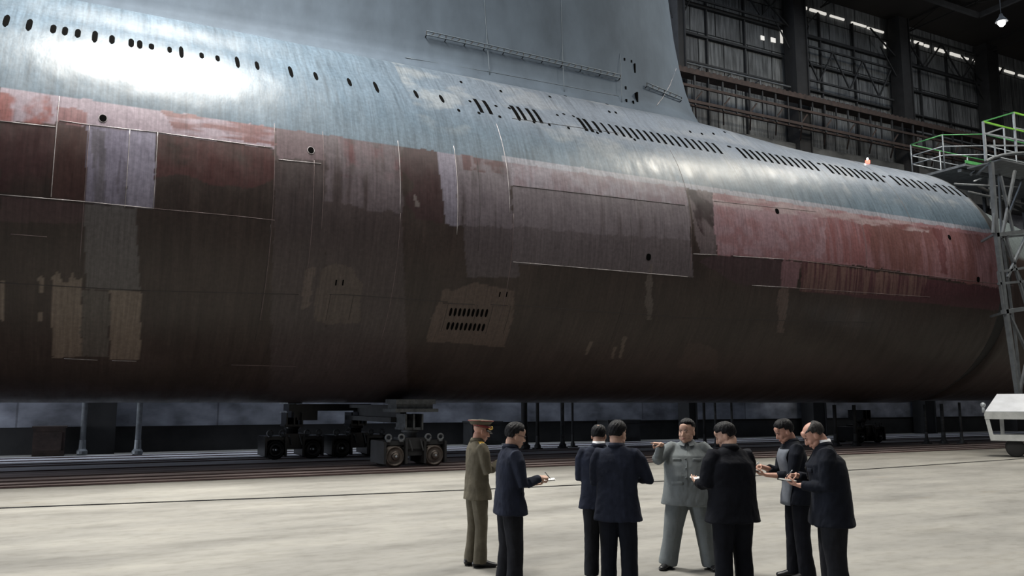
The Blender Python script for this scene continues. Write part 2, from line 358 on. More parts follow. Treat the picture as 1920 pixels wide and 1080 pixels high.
# steel columns of the far wall
def column(px, wpx, lab):
    c = at(px, 180, Y=WY - .6); X = c.x; W = wpx
    r = rootat('steel_column', (X, WY - .9, 0), lab, 'column', 'columns along the far wall')
    MB().box((X - W / 2, WY - 1.25, 0), (X - W / 2 + .07, WY - .35, 27.3)).box((X + W / 2 - .07, WY - 1.25, 0), (X + W / 2, WY - .35, 27.3)).build('flange', M['colsteel'], r)
    MB().box((X - W / 2 + .07, WY - 1.15, 0), (X + W / 2 - .07, WY - 1.05, 27.3)).build('web', M['colsteel'], r)
    b = MB()
    for sx in (-1, 1):
        for dz in (0, ):
            b.bar((X + sx * W / 2, WY - .8, 24.6), (X + sx * 2.4, WY - .5, 26.3), .08); b.bar((X + sx * W / 2, WY - .8, 23.2), (X + sx * 1.5, WY - .5, 25.2), .07)
    b.build('knee_brace', M['colsteel'], r); return X
cxs = [column(1268, .55, 'dark steel column right behind the trailing edge of the sail'), column(1492, 1.05, 'wide dark latticed steel column left of the dim middle wall bay'),
       column(1688, 1.0, 'wide dark steel column between the dim middle bay and the right bay'), column(1850, 1.3, 'dark steel column above the green railed platform')]
# girts and wind trusses between columns, one per bay
def girt(x0, x1, z, t, lab, m='steel_dark'):
    g = MB().box((x0, WY - .22, z - t), (x1, WY, z + t)).build('wall_girt', M[m]); tag(g, lab, 'girt', 'wall girts of the far wall')
bays = list(zip(cxs[:-1], cxs[1:])); bn = ['pale bay beside the sail', 'dim middle bay', 'right bay above the platform']
for (a, b), nm in zip(bays, bn):
    for z, t, w_ in ((24.75, .10, 'upper'), (22.9, .07, 'middle'), (21.2, .05, 'lower')):
        girt(a + .5, b - .5, z, t, '%s dark horizontal girt across the %s' % (w_, nm))
    for k, q in enumerate((.30, .62)):
        X = a + (b - a) * q
        g = MB().box((X - .05, WY - .18, 17.2), (X + .05, WY, 26.5)).build('wall_stud', M['steel_dark'])
        tag(g, '%s thin vertical stud in the %s' % (('left', 'right')[k], nm), 'stud', 'studs of the far wall')
def wtruss(a, b, z0, z1, lab, nseg=4):
    r = rootat('wall_truss', ((a + b) / 2, WY - .6, z0), lab, 'truss', 'wind trusses on the far wall')
    MB().bar((a, WY - .6, z0), (b, WY - .6, z0), .11).build('bottom_chord', M['steel_dark'], r)
    MB().bar((a, WY - .6, z1), (b, WY - .6, z1), .11).build('top_chord', M['steel_dark'], r)
    for k in range(nseg):
        x0 = a + (b - a) * k / nseg; x1 = a + (b - a) * (k + 1) / nseg; z = (z0, z1) if k % 2 else (z1, z0)
        MB().bar((x0, WY - .6, z[0]), (x1, WY - .6, z[1]), .085).build('diagonal', M['steel_dark'], r)
wtruss(cxs[0] + .5, cxs[1] - .5, 24.85, 27.1, 'dark diagonal braced truss high in the pale bay beside the sail')
wtruss(cxs[1] + .7, cxs[2] - .7, 21.6, 23.8, 'dark zigzag truss crossing the dim middle bay', 6)
wtruss(cxs[2] + .7, cxs[3] - .7, 24.4, 26.6, 'dark zigzag truss crossing the right bay')
# pipes on the pale bay
for z, r_, lab in ((20.78, .06, 'upper pale pipe running along the pale wall bay'), (20.25, .04, 'lower pale pipe running along the pale wall bay')):
    p = MB().tube((28.2, WY - .7, z), (cxs[1] - .5, WY - .7, z), r_); 
    for X in (30, 32.2, 34.4): p.tube((X, WY - .7, z), (X, WY - .05, z - .05), .03); p.tube((X, WY - .7, 19.4), (X, WY - .7, z), .035)
    tag(p.build('wall_pipe', M['steel_grey']), lab, 'pipe')
tag(MB().box((cxs[1] + .8, WY - .35, 20.3), (cxs[2] - .7, WY - .05, 20.75)).build('cable_tray', M['ledge']), 'pale horizontal cable tray across the dim middle bay', 'cable tray')
tag(MB().box((cxs[2] + .6, WY - .35, 19.9), (cxs[3] - .7, WY - .05, 20.1)).build('cable_tray', M['steel_grey']), 'pale horizontal tray across the right bay', 'cable tray')

# rusty truss walkway (crane gantry)
GY = 33.7
g = rootat('crane_gantry', (42, GY, 17.9), 'rusty brown truss gantry walkway running along the far wall behind the sail', 'gantry')
x0, x1 = 26.0, 62.0
MB().box((x0, GY - .35, 19.45), (x1, GY + .38, 19.72)).build('top_chord', M['rust'], g)
MB().box((x0, GY - .3, 18.72), (x1, GY - .2, 18.86)).build('middle_chord', M['rust'], g)
MB().box((x0, GY - .3, 17.86), (x1, GY - .16, 18.02)).build('bottom_chord', M['rust'], g)
MB().box((x0, GY + .2, 17.9), (x1, GY + .35, 18.0)).build('rear_chord', M['rust'], g)
k = 0; X = x0 + .3
while X < x1:
    w_ = .09 if k % 2 else .15
    MB().box((X, GY - .28, 17.75), (X + w_ * .7, GY - .2, 19.6)).build('post', M['steel_dark'], g)
    if k % 2 == 0:
        MB().bar((X + .1, GY - .2, 17.75), (X + .7, GY + .5, 17.3), .08).bar((X, GY - .24, 17.95), (X + .55, GY - .24, 18.6), .07).build('bracket', M['rust'], g)
    X += .98; k += 1
s_ = MB()
for q in range(90): s_.box((x0 + q * .4, GY - .30, 19.72), (x0 + q * .4 + .2, GY + .36, 19.80))
s_.build('sleepers', M['rust'], g)

M['roofsteel'] = mat('soot black roof steel', (.008, .007, .007), .9)
# roof trusses above the right half, faint in the dark
for i, X in enumerate((32, 40, 48, 56, 64, 74)):
    r = rootat('roof_truss', (X, 16, 25.2), '%s dark roof truss spanning the hall above the hull' % ('nearest', 'second', 'third', 'fourth', 'fifth', 'farthest')[i], 'truss', 'roof trusses')
    MB().bar((X, -15, 26.7), (X, 35, 26.7), .08).build('bottom_chord', M['roofsteel'], r)
    MB().bar((X, -15, 27.45), (X, 35, 27.45), .08).build('top_chord', M['roofsteel'], r)
    d = MB()
    for q in range(20): d.bar((X, -15 + q * 2.5, (26.7, 27.45)[q % 2]), (X, -12.5 + q * 2.5, (27.45, 26.7)[q % 2]), .045)
    d.build('web_bars', M['roofsteel'], r)
for i, (xa, xb) in enumerate(((32, 48), (48, 64))):
    for j, (ya, yb) in enumerate(((10, 30), (30, 10))):
        b = MB().bar((xa, ya, 26.6), (xb, yb, 26.6), .045).build('roof_brace', M['roofsteel'])
        tag(b, 'thin dark wind brace under the roof, %s diagonal of the %s panel' % (('rising', 'falling')[j], ('near', 'far')[i]), 'brace', 'roof braces')
# pendant lamp
lp = at(1878, 41, Z=24.5)
r = rootat('pendant_lamp', lp, 'bright round pendant lamp hanging in the dark roof', 'lamp')
MB().tube(lp + Vector((0, 0, .2)), (lp.x, lp.y, 27.6), .02).build('cord', M['steel_dark'], r)
MB().lathe([(.08, .5), (.12, .35), (.30, .1), (.34, 0), (.30, .0)], lp, 'Z').build('shade', M['steel_dark'], r)
MB().ball(lp + Vector((0, 0, -.08)), .2).build('bulb', M['lamp'], r, True)
for nm, px, py, Z_ in (('lamp_light', 1878, 41, 24.2),):
    d = bpy.data.lights.new(nm, 'POINT'); d.energy = 150; d.shadow_soft_size = .3; o = bpy.data.objects.new(nm, d); o.location = lp + Vector((0, 0, -.5)); col.objects.link(o)

# ================================================================== SUBMARINE
HY, HR, HZ = 26.2, 5.4, 7.3; XEND = 33.5
sub = rootat('submarine', (15, HY, 1.9), 'huge submarine, teal above and dark red-brown below, resting above the hall floor', 'submarine')
def sst(t): t = np.clip(t, 0, 1); return t * t * (3 - 2 * t)
def hullr(X, ph):
    X = np.asarray(X, float); ph = np.asarray(ph, float)
    c = .36 * sst((ph - 50) / 18) * sst((130 - ph) / 18) * (1 - sst((X - 19.0) / 8))
    return HR + c
def hp(X, ph, off=0.0):
    r = float(hullr(X, ph)) + off; t = math.radians(ph); return Vector((X, HY - r * math.cos(t), HZ + r * math.sin(t)))
def pix2hull(px, py):
    d = ray(px, py); A = d[1] ** 2 + d[2] ** 2; B = -2 * (d[1] * HY + d[2] * (HZ - HC)); Cc = HY ** 2 + (HZ - HC) ** 2 - HR ** 2
    D = B * B - 4 * A * Cc
    t = (-B - math.sqrt(max(D, 0))) / (2 * A); y = t * d[1]; z = HC + t * d[2]
    return t * d[0], math.degrees(math.atan2(z - HZ, HY - y))
TEAL = (.066, .093, .121); BROWN = (.028, .020, .018); MAR = (.036, .018, .019); LAV = (.135, .125, .17); PINK = (.145, .080, .090)
PALE = (.12, .095, .080)
def in_poly(px, py, poly):
    ins = np.zeros(px.shape, bool); n_ = len(poly)
    for i in range(n_):
        (xa, ya), (xb, yb) = poly[i], poly[(i + 1) % n_]
        if ya == yb: continue
        c = ((ya > py) != (yb > py)) & (px < (xb - xa) * (py - ya) / (yb - ya) + xa); ins ^= c
    return ins
def paint(X, PH):
    """plating colours; patches are worn, primed or newly painted plates, mauve upper bands hold painted sheen"""
    t = np.radians(PH); r = hullr(X, PH)
    P = np.stack([X, HY - r * np.cos(t), HZ + r * np.sin(t)], -1); px, py = project(P)
    s = np.radians(PH) * HR
    near = (PH > -85) & (PH < 90) & (X > -4)
    C = np.zeros(X.shape + (3,)) + np.array(BROWN)
    n1 = fbm(X * .8, s * .8, 3); n2 = fbm(X * 6, s * .7, 9); n3 = fbm(X * 3, s * 3, 17, 5); n4 = fbm(X * 14, s * .5, 23, 3); n5 = fbm(X * 1.2, s * 7, 41, 4)
    jx = px + (n3 - .5) * 14; jy = py + (n3[::-1] - .5) * 10
    C *= (0.72 + .56 * n1)[..., None] * (.75 + .5 * n2)[..., None]
    def put(poly, c, a=1.0, nz=None, jit=1.0):
        m = in_poly(px + (jx - px) * jit, py + (jy - py) * jit, poly) & near
        w_ = a * m if nz is None else a * m * np.clip((nz - .38) * 5, 0, 1)
        C[:] = C * (1 - w_[..., None]) + np.array(c) * w_[..., None]
    # vertical brown bands, cool lavender sheen painted into their upper parts
    put([(515, 232), (607, 245), (615, 760), (505, 760)], (.066, .054, .060), .35)
    put([(607, 245), (750, 262), (765, 760), (615, 760)], (.056, .044, .048), .5, None, .3)
    put([(640, 250), (750, 265), (755, 340), (640, 330)], (.07, .022, .026), .7, n3)
    put([(860, 280), (950, 294), (975, 520), (875, 520)], (.066, .055, .062), .75, None, .2)
    put([(962, 347), (1290, 385), (1300, 520), (962, 492)], (.078, .066, .074), .85, None, .2)
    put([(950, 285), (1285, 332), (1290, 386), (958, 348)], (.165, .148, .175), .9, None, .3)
    put([(950, 285), (1285, 332), (1290, 386), (958, 348)], (.095, .062, .074), .6, n3 * .6 + n4 * .4, 1)
    put([(607, 245), (760, 265), (758, 400), (607, 380)], (.085, .070, .080), .75, n2 + .1, 2)  # mauve overlay stands in for cool reflected light
    put([(836, 275), (955, 294), (962, 430), (840, 420)], (.098, .084, .098), .8, n2 + .15, 1)
    put([(962, 347), (1290, 385), (1295, 450), (962, 425)], (.108, .094, .108), .7, n2 + .15, 1)
    put([(515, 225), (607, 238), (607, 300), (520, 298)], (.10, .072, .082), .7)
    # left: maroon panels, lavender primer
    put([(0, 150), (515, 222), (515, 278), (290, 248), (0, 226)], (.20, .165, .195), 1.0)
    put([(0, 172), (95, 178), (101, 236), (0, 226)], (.15, .05, .045), .9, n3)
    put([(108, 200), (165, 210), (165, 235), (108, 228)], (.14, .06, .06), .8)
    put([(300, 205), (515, 232), (515, 272), (330, 250)], (.11, .048, .046), .85, n5)
    put([(0, 227), (102, 238), (96, 369), (0, 362)], MAR, .95, n1 + .12)
    put([(104, 226), (164, 236), (160, 380), (94, 370)], (.036, .018, .017), .95)
    put([(0, 368), (160, 382), (158, 420), (0, 415)], (.045, .028, .030), .8)
    put([(293, 248), (512, 278), (514, 336), (470, 352), (400, 345), (345, 330), (293, 335)], (.044, .020, .020), .95, n3 * .5 + n1 * .5 + .12)
    put([(163, 236), (238, 243), (238, 388), (160, 380)], LAV, .95, None, .6)
    put([(238, 243), (293, 247), (289, 391), (238, 387)], (.165, .155, .205), .95, None, .2)
    put([(172, 240), (196, 246), (200, 385), (176, 385)], (.06, .055, .062), .7, n4)
    put([(222, 300), (238, 300), (236, 388), (218, 388)], (.07, .062, .08), .6, n4)
    put([(158, 382), (254, 390), (262, 545), (160, 542)], (.072, .066, .068), .9, None, .4)
    # centre: bare dark plate and primer strip
    put([(757, 268), (818, 275), (826, 340), (836, 418), (778, 410), (760, 372), (776, 340), (752, 318)], (.030, .017, .018), 1, None, 1.2)
    put([(773, 360), (779, 363), (786, 384), (780, 388)], (.10, .085, .085), 1)
    put([(818, 275), (853, 279), (860, 425), (836, 420)], (.13, .12, .155), .9, None, .3)
    put([(866, 283), (945, 292), (948, 328), (900, 322), (870, 318)], (.050, .022, .024), .9, n3 + .1)
    put([(884, 284), (890, 284), (890, 318), (884, 318)], (.10, .08, .09), .8)
    # low patches
    for q in ([(98, 520), (108, 508), (118, 530), (128, 530), (136, 512), (142, 526), (152, 522), (152, 668), (98, 672)],
              [(207, 545), (265, 547), (262, 674), (207, 674)], [(0, 525), (8, 527), (8, 602), (0, 600)],
              [(72, 519), (82, 519), (83, 548), (75, 548)], [(72, 585), (79, 585), (79, 602), (71, 602)]): put(q, PALE, .95, None, .35)
    put([(152, 545), (207, 547), (205, 672), (152, 668)], (.066, .058, .054), .9)
    put([(602, 505), (628, 494), (658, 500), (677, 530), (676, 605), (620, 608), (590, 600), (594, 545)], (.062, .048, .043), .85, None, .6)
    put([(574, 502), (590, 502), (585, 570), (566, 580)], (.085, .065, .058), .7)
    put([(825, 560), (832, 541), (850, 545), (888, 530), (930, 538), (962, 545), (963, 590), (945, 650), (800, 640), (808, 600)], (.070, .050, .043), .85, None, .6)
    put([(1215, 495), (1225, 495), (1220, 600), (1210, 600)], (.09, .075, .07), .6)
    for q in ([(1105, 640), (1112, 640), (1100, 665), (1096, 665)], [(1168, 630), (1176, 630), (1165, 672), (1160, 670)], [(1150, 650), (1156, 650), (1150, 672), (1146, 672)]): put(q, PALE, .6, None, .2)
    # right: mottled black strip, pink red field, dark band
    put([(1290, 345), (1338, 350), (1345, 440), (1342, 478), (1312, 476), (1300, 420)], (.075, .06, .065), 1, None, .4)
    put([(1290, 345), (1338, 350), (1345, 440), (1340, 450), (1318, 440), (1302, 410)], (.022, .014, .016), 1, fbm(X * 4 + s * 3, s * 2.2 - X, 5, 3))
    put([(1336, 350), (1480, 370), (1600, 390), (1900, 430), (1900, 545), (1640, 501), (1345, 477)], PINK, 1, None, .5)
    put([(1338, 380), (1480, 396), (1560, 402), (1545, 486), (1345, 476)], (.17, .115, .135), .75, n3)
    put([(1600, 405), (1900, 450), (1900, 545), (1640, 501)], (.085, .036, .034), .75, n2 * .5 + n1 * .5)
    put([(1550, 402), (1640, 412), (1625, 498), (1548, 490)], (.12, .048, .050), .7, n2)
    put([(1630, 420), (1730, 432), (1725, 510), (1640, 500)], (.085, .040, .038), .7, n1 + .05)
    put([(1748, 428), (1765, 430), (1778, 515), (1768, 514)], (.07, .024, .025), .7)
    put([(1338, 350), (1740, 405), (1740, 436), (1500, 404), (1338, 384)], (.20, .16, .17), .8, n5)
    put([(1340, 479), (1466, 487), (1463, 540), (1380, 532), (1350, 515), (1310, 490)], (.035, .022, .025), .95, None, .5)
    put([(1505, 491), (1900, 545), (1900, 585), (1500, 546)], (.052, .022, .027), .95, None, .3)
    put([(1505, 491), (1740, 520), (1730, 556), (1500, 546)], (.12, .075, .065), .65, n4)
    put([(1467, 488), (1503, 492), (1493, 541), (1463, 539)], (.115, .065, .075), .9, None, .2)
    put([(1462, 539), (1480, 540), (1470, 625), (1455, 625)], (.095, .068, .062), .6)
    put([(1290, 640), (1330, 645), (1345, 665), (1345, 700), (1270, 690)], (.05, .034, .03), .6, None, 2)
    # teal upper works
    up = PH > 17.55 + (n3 - .5) * .35
    tc = np.array(TEAL) * (.82 + .36 * n1)[..., None] * (.86 + .28 * n2)[..., None]
    wear = np.clip((fbm(X * 1.1, s * 1.6, 77, 5) - .56) * 6, 0, 1) * np.clip((PH - 24) / 8, 0, 1) * (X > 8)
    tc = tc * (1 - .5 * wear[..., None]) + np.array((.20, .21, .21)) * .5 * wear[..., None]
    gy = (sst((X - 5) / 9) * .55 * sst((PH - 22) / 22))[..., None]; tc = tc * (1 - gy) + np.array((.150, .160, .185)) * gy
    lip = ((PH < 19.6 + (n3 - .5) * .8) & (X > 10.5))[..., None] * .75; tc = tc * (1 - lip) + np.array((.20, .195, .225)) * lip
    dirt = np.clip((n4 - .6) * 6, 0, 1); tc = tc * (1 - .25 * dirt[..., None])
    C = np.where(up[..., None], tc, C)
    return np.clip(C, 0, 1)
def hull_material():
    m = bpy.data.materials.new('worn hull paint'); m.use_nodes = True; nt = m.node_tree; N = nt.nodes; L = nt.links
    b = N['Principled BSDF']; b.inputs['Specular IOR Level'].default_value = .30
    a = N.new('ShaderNodeAttribute'); a.attribute_name = 'paint'; uv = N.new('ShaderNodeUVMap'); uv.uv_map = 'hull'
    def nz(scale, st, lo, hi, det=5):
        mp = N.new('ShaderNodeMapping'); mp.inputs['Scale'].default_value = st; n = N.new('ShaderNodeTexNoise'); n.inputs['Scale'].default_value = scale; n.inputs['Detail'].default_value = det
        n.inputs['Roughness'].default_value = .65
        r = N.new('ShaderNodeMapRange'); r.inputs[1].default_value = .32; r.inputs[2].default_value = .68; r.inputs[3].default_value = lo; r.inputs[4].default_value = hi
        L.new(uv.outputs[0], mp.inputs[0]); L.new(mp.outputs[0], n.inputs['Vector']); L.new(n.outputs[0], r.inputs[0]); return r.outputs[0]
    out = a.outputs['Color']
    for s in (nz(3, (5, .25, 1), .78, 1.22), nz(9, (1, 1, 1), .82, 1.18)):
        x = N.new('ShaderNodeMix'); x.data_type = 'RGBA'; x.blend_type = 'MULTIPLY'; x.inputs[0].default_value = 1
        L.new(out, x.inputs[6]); L.new(s, x.inputs[7]); out = x.outputs[2]
    L.new(out, b.inputs['Base Color'])
    L.new(nz(1.2, (2.2, .5, 1), .30, .46), b.inputs['Roughness'])
    ad = N.new('ShaderNodeMath'); ad.operation = 'ADD'; L.new(nz(.55, (1, 1, 1), 0, 1.0, 2), ad.inputs[0]); L.new(nz(2.2, (1.2, .6, 1), 0, .14, 3), ad.inputs[1])
    bp = N.new('ShaderNodeBump'); bp.inputs['Strength'].default_value = .5; bp.inputs['Distance'].default_value = .035
    L.new(ad.outputs[0], bp.inputs['Height']); L.new(bp.outputs[0], b.inputs['Normal']); return m
M['hull'] = hull_material()
def grid_mesh(name, xs, phs, closed=False):
    XX, PP = np.meshgrid(xs, phs, indexing='ij'); r = hullr(XX, PP); t = np.radians(PP)
    V = np.stack([XX, HY - r * np.cos(t), HZ + r * np.sin(t)], -1).reshape(-1, 3)
    nx, npn = len(xs), len(phs); i = np.arange(nx - 1)[:, None]; j = np.arange(npn - 1)[None, :]
    q = i * npn + j; F = np.stack([q, q + npn, q + npn + 1, q + 1], -1).reshape(-1, 4)
    me = bpy.data.meshes.new(name); me.vertices.add(len(V)); me.vertices.foreach_set('co', V.ravel())
    me.loops.add(F.size); me.loops.foreach_set('vertex_index', F.ravel().astype(np.int32))
    me.polygons.add(len(F)); me.polygons.foreach_set('loop_start', (np.arange(len(F)) * 4).astype(np.int32))
    me.polygons.foreach_set('loop_total', np.full(len(F), 4, np.int32)); me.update(calc_edges=True); me.validate()
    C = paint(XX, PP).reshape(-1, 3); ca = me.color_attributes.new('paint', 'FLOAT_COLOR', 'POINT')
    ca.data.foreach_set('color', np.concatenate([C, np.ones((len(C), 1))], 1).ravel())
    uv = me.uv_layers.new(name='hull'); U = np.stack([XX, np.radians(PP) * HR], -1).reshape(-1, 2)
    uv.data.foreach_set('uv', U[F.ravel()].ravel()); return me
xs = np.concatenate([np.linspace(-20, -2.2, 30), np.arange(-2.1, XEND + .01, .045)])
phs = np.concatenate([np.linspace(-180, -86, 48), np.arange(-85, 76, .45), np.linspace(76.5, 180, 60)])
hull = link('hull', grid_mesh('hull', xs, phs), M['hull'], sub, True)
me_ = hull.data
if me_.polygons[0].normal.dot(Vector((0, me_.polygons[0].center.y - HY, me_.polygons[0].center.z - HZ))) < 0: me_.flip_normals()
M['ringdark'] = mat('black hull end ring', (.010, .011, .012), .7)
M['tail'] = mat('grey primed tail plating', (.115, .13, .14), .55, noise=(1.2, .35))
MB().lathe([(5.2, -.05), (5.405, 0), (5.405, .12), (5.25, .2), (5.0, 1.3), (3.0, 1.3)], (XEND, HY, HZ), 'X', 96).build('hull_end_ring', M['ringdark'], sub, True)
def tail_mesh():
    prof = [(1.0, 3.0), (1.25, 4.95), (2.0, 4.88), (5, 4.65), (9, 4.2), (13, 3.4), (17, 2.3), (20, 1.1), (21, .1)]
    X_ = np.linspace(1.0, 21, 90); ph = np.linspace(-180, 180, 121); XX, PP = np.meshgrid(X_, ph, indexing='ij')
    r = np.interp(XX, [p[0] for p in prof], [p[1] for p in prof]); t = np.radians(PP); zc = HZ - (5.35 - r) * .93
    V = np.stack([XX + XEND, HY - r * np.cos(t), zc + r * np.sin(t)], -1).reshape(-1, 3); q = (np.arange(89)[:, None] * 121 + np.arange(120)[None, :]).reshape(-1)
    me = bpy.data.meshes.new('tail'); me.from_pydata(V.tolist(), [], np.stack([q, q + 121, q + 122, q + 1], -1).tolist()); me.update()
    C = np.where((PP > 15)[..., None], np.array((.11, .13, .135)), np.array((.035, .026, .024))).reshape(-1, 3)
    ca = me.color_attributes.new('paint', 'FLOAT_COLOR', 'POINT'); ca.data.foreach_set('color', np.concatenate([C, np.ones((len(C), 1))], 1).ravel())
    uv = me.uv_layers.new(name='hull'); U = np.stack([XX, t * 5.4], -1).reshape(-1, 2); lv = np.zeros(len(me.loops), np.int32); me.loops.foreach_get('vertex_index', lv)
    uv.data.foreach_set('uv', U[lv].ravel()); return me
link('tail_cone', tail_mesh(), M['hull'], sub, True)
MB().lathe([(.05, -5.2), (2.2, -4.6), (4.0, -3.0), (5.0, -1.3), (5.4, 0)], (-20, HY, HZ), 'X', 64).build('bow', M['hull'], sub, True)
# cluttered fittings on top of the stern, under the platform
for k, (a, b, rr, m_) in enumerate([((1790, 345), (1915, 352), .10, 'steel_grey'), ((1815, 360), (1918, 383), .12, 'steel_mid'), ((1826, 340), (1850, 330), .07, 'galv'),
                                ((1835, 350), (1920, 396), .16, 'steel_dark'), ((1860, 372), (1900, 372), .3, 'steel_grey'), ((1838, 338), (1847, 322), .05, 'galv')]):
    pa = at(*a, Y=24.6 + .15 * k); pb = at(*b, Y=24.9 + .15 * k)
    MB().tube(pa, pb, rr * .6).build('stern_pipe', M[m_], sub, True)

def patch(X0, X1, p0, p1, out=.012, deep=.05, rx=0.0, nn=6):
    """block following the hull skin; rx rounds the ends"""
    m = MB(); vs = []; L = []
    for i in range(nn + 1):
        ph = p0 + (p1 - p0) * i / nn; t = abs(2 * i / nn - 1); w_ = 1.0 if not rx else math.sqrt(max(1 - t ** 4, .08))
        xm = (X0 + X1) / 2; h = (X1 - X0) / 2 * w_
        L.append([hp(xm - h, ph, out), hp(xm + h, ph, out), hp(xm + h, ph, -deep), hp(xm - h, ph, -deep)])
    for r in L: vs += r
    fs = [(0, 1, 2, 3), tuple(len(vs) - 4 + k for k in (3, 2, 1, 0))]
    for i in range(nn):
        for k in range(4): fs.append((i * 4 + k, i * 4 + (k + 1) % 4, (i + 1) * 4 + (k + 1) % 4, (i + 1) * 4 + k))
    return m.add(vs, fs)
sl = []
def row(a, b, n_, w_=.10): 
    for k in range(n_): sl.append((a + (b - a) * k / max(n_ - 1, 1), w_))
for x in (12, 55, 100, 122, 146, 178, 210, 246, 262, 284, 318, 340, 378, 408, 445, 482, 545, 592, 655, 705, 780, 828): sl.append((x, .13 if x < 300 else .11))
sl += [(897, .12), (914, .12), (966, .13), (978, .11), (995, .12), (1008, .11), (1092, .12), (1103, .12), (1119, .11), (1134, .08), (1149, .09)]
row(1163, 1345, 15); row(1390, 1526, 12, .12); row(1553, 1648, 9, .13); row(1678, 1745, 6, .14); row(1765, 1803, 4, .15)
for x, w_ in sl:
    y = 755 - .1797 * (4000 - x); X, ph = pix2hull(x, y)
    h = 4.6 if x > 880 else 3.2
    if x < 880: h *= random.choice((.55, .8, 1.1))
    if 1110 < x: h = 3.9
    patch(X - w_ / 2, X + w_ / 2, ph - h, ph + h, .010, .06, 1 if x < 880 else 0).build('flood_slot', M['hole'], sub)
# small drilled holes round the slots
for k, (x, y) in enumerate([(862, 165), (937, 180), (1028, 195), (1057, 195), (1137, 201), (898, 212), (937, 219), (973, 224), (1001, 229), (1030, 234), (1066, 240), (1120, 249), (1190, 262), (881, 190), (930, 199), (955, 203), (1045, 216), (1057, 214),
               (1075, 218), (1140, 218), (1152, 220), (1367, 275), (1535, 307), (1657, 331), (1752, 350), (1293, 250), (1315, 254), (1336, 256), (1356, 257), (860, 207)]):
    X, ph = pix2hull(x, y); big = .045 if k < 21 or k > 24 else .09
    patch(X - big, X + big, ph - .7, ph + .7, .010, .04, 1).build('drain_hole', M['hole'], sub)
# round ports with pale rims
for (x, y, rr) in [(193, 222, .075), (583, 282, .075), (1216, 482, .085), (1457, 396, .08), (1780, 445, .08), (1834, 524, .09)]:
    X, ph = pix2hull(x, y); dp = math.degrees(rr / HR)
    rim = MB()
    rim.sweep([hp(X + rr * 1.15 * math.cos(t), ph + dp * 1.35 * math.sin(t), .004) for t in np.linspace(0, 2 * math.pi, 21)], [.010] * 21, 6)
    p = patch(X - rr, X + rr, ph - dp * 1.25, ph + dp * 1.25, .012, .05, 1, 8).build('port_hole', M['hole'], sub)
    if x < 1000: rim.build('rim', M['weld'], p)
# vent grille low on the side: two rows of nine ovals
for (xa, ya, xb, yb) in ((845, 585, 912, 587), (840, 611, 906, 614)):
    for k in range(9):
        X, ph = pix2hull(xa + (xb - xa) * k / 8, ya + (yb - ya) * k / 8)
        patch(X - .037, X + .037, ph - 1.35, ph + 1.35, .012, .05, 1, 8).build('vent_opening', M['hole'], sub)
for (x, y) in ((630, 530), (643, 530), (937, 552), (950, 552)):
    X, ph = pix2hull(x, y); patch(X - .018, X + .018, ph - .8, ph + .8, .010, .04).build('small_slot', M['hole'], sub)
# seams and weld beads
def hline(x0, y0, x1, y1, r=.010, m='weld', name='weld_seam'):
    A = pix2hull(x0, y0); B = pix2hull(x1, y1); n_ = max(3, int(abs(B[0] - A[0]) * 2 + abs(B[1] - A[1]) / 3))
    pts = [hp(A[0] + (B[0] - A[0]) * k / n_, A[1] + (B[1] - A[1]) * k / n_, .002) for k in range(n_ + 1)]
    MB().sweep(pts, [r] * len(pts), 6).build(name, M[m], sub, True)
for q in [(0, 227, 104, 238), (111, 226, 167, 234), (167, 234, 293, 248), (293, 248, 511, 277), (522, 299, 602, 307), (0, 365, 159, 378), (159, 378, 289, 391),
          (962, 491, 1290, 519), (1300, 476, 1345, 478), (1375, 480, 1470, 486), (1410, 535, 1478, 539), (120, 672, 183, 675), (210, 676, 256, 677)]: hline(*q)
for q in [(289, 391, 444, 405), (444, 405, 515, 413), (1478, 486, 1900, 536), (1478, 539, 1744, 557), (434, 684, 555, 687), (20, 439, 88, 444), (1338, 377, 1530, 397)]: hline(*q, .008, 'seam_red')
for q in [(962, 348, 1284, 385), (0, 530, 262, 545), (262, 545, 560, 552), (640, 552, 840, 566), (965, 572, 1290, 596), (1290, 596, 1640, 605), (830, 568, 890, 571), (920, 571, 952, 573), (618, 552, 640, 553), (960, 222, 1160, 250)]: hline(*q, .010, 'seam')
def vline(x, y, y0, y1, r=.009, m='weld'):
    X, _ = pix2hull(x, y)
    def ph_at(yy):
        best = min(np.arange(-60, 66, .25), key=lambda p: abs(project(np.array(hp(X, p)))[1] - yy)); return best
    a, b = ph_at(y0), ph_at(y1); n_ = 14
    pts = [hp(X, a + (b - a) * k / n_, .002) for k in range(n_ + 1)]
    MB().sweep(pts, [r] * len(pts), 6).build('weld_seam', M[m], sub, True)
for q in [(101, 300, 180, 370), (240, 300, 243, 388), (293, 300, 248, 391), (750, 320, 264, 400), (856, 320, 274, 440), (952, 330, 232, 400)]: vline(*q)
for q in [(163, 300, 236, 500), (515, 300, 232, 600), (607, 300, 247, 430), (750, 420, 400, 640), (962, 440, 400, 600), (1283, 345, 282, 520), (585, 420, 300, 520), (1620, 440, 410, 500), (1590, 300, 300, 420)]: vline(*q, .007, 'seam_red')
for q in [(900, 400, 290, 470), (500, 500, 420, 640), (1180, 500, 400, 640), (885, 612, 572, 618), (833, 600, 569, 622), (918, 600, 574, 625), (951, 600, 573, 625), (615, 580, 553, 600), (658, 580, 553, 600)]: vline(*q, .006, 'seam')

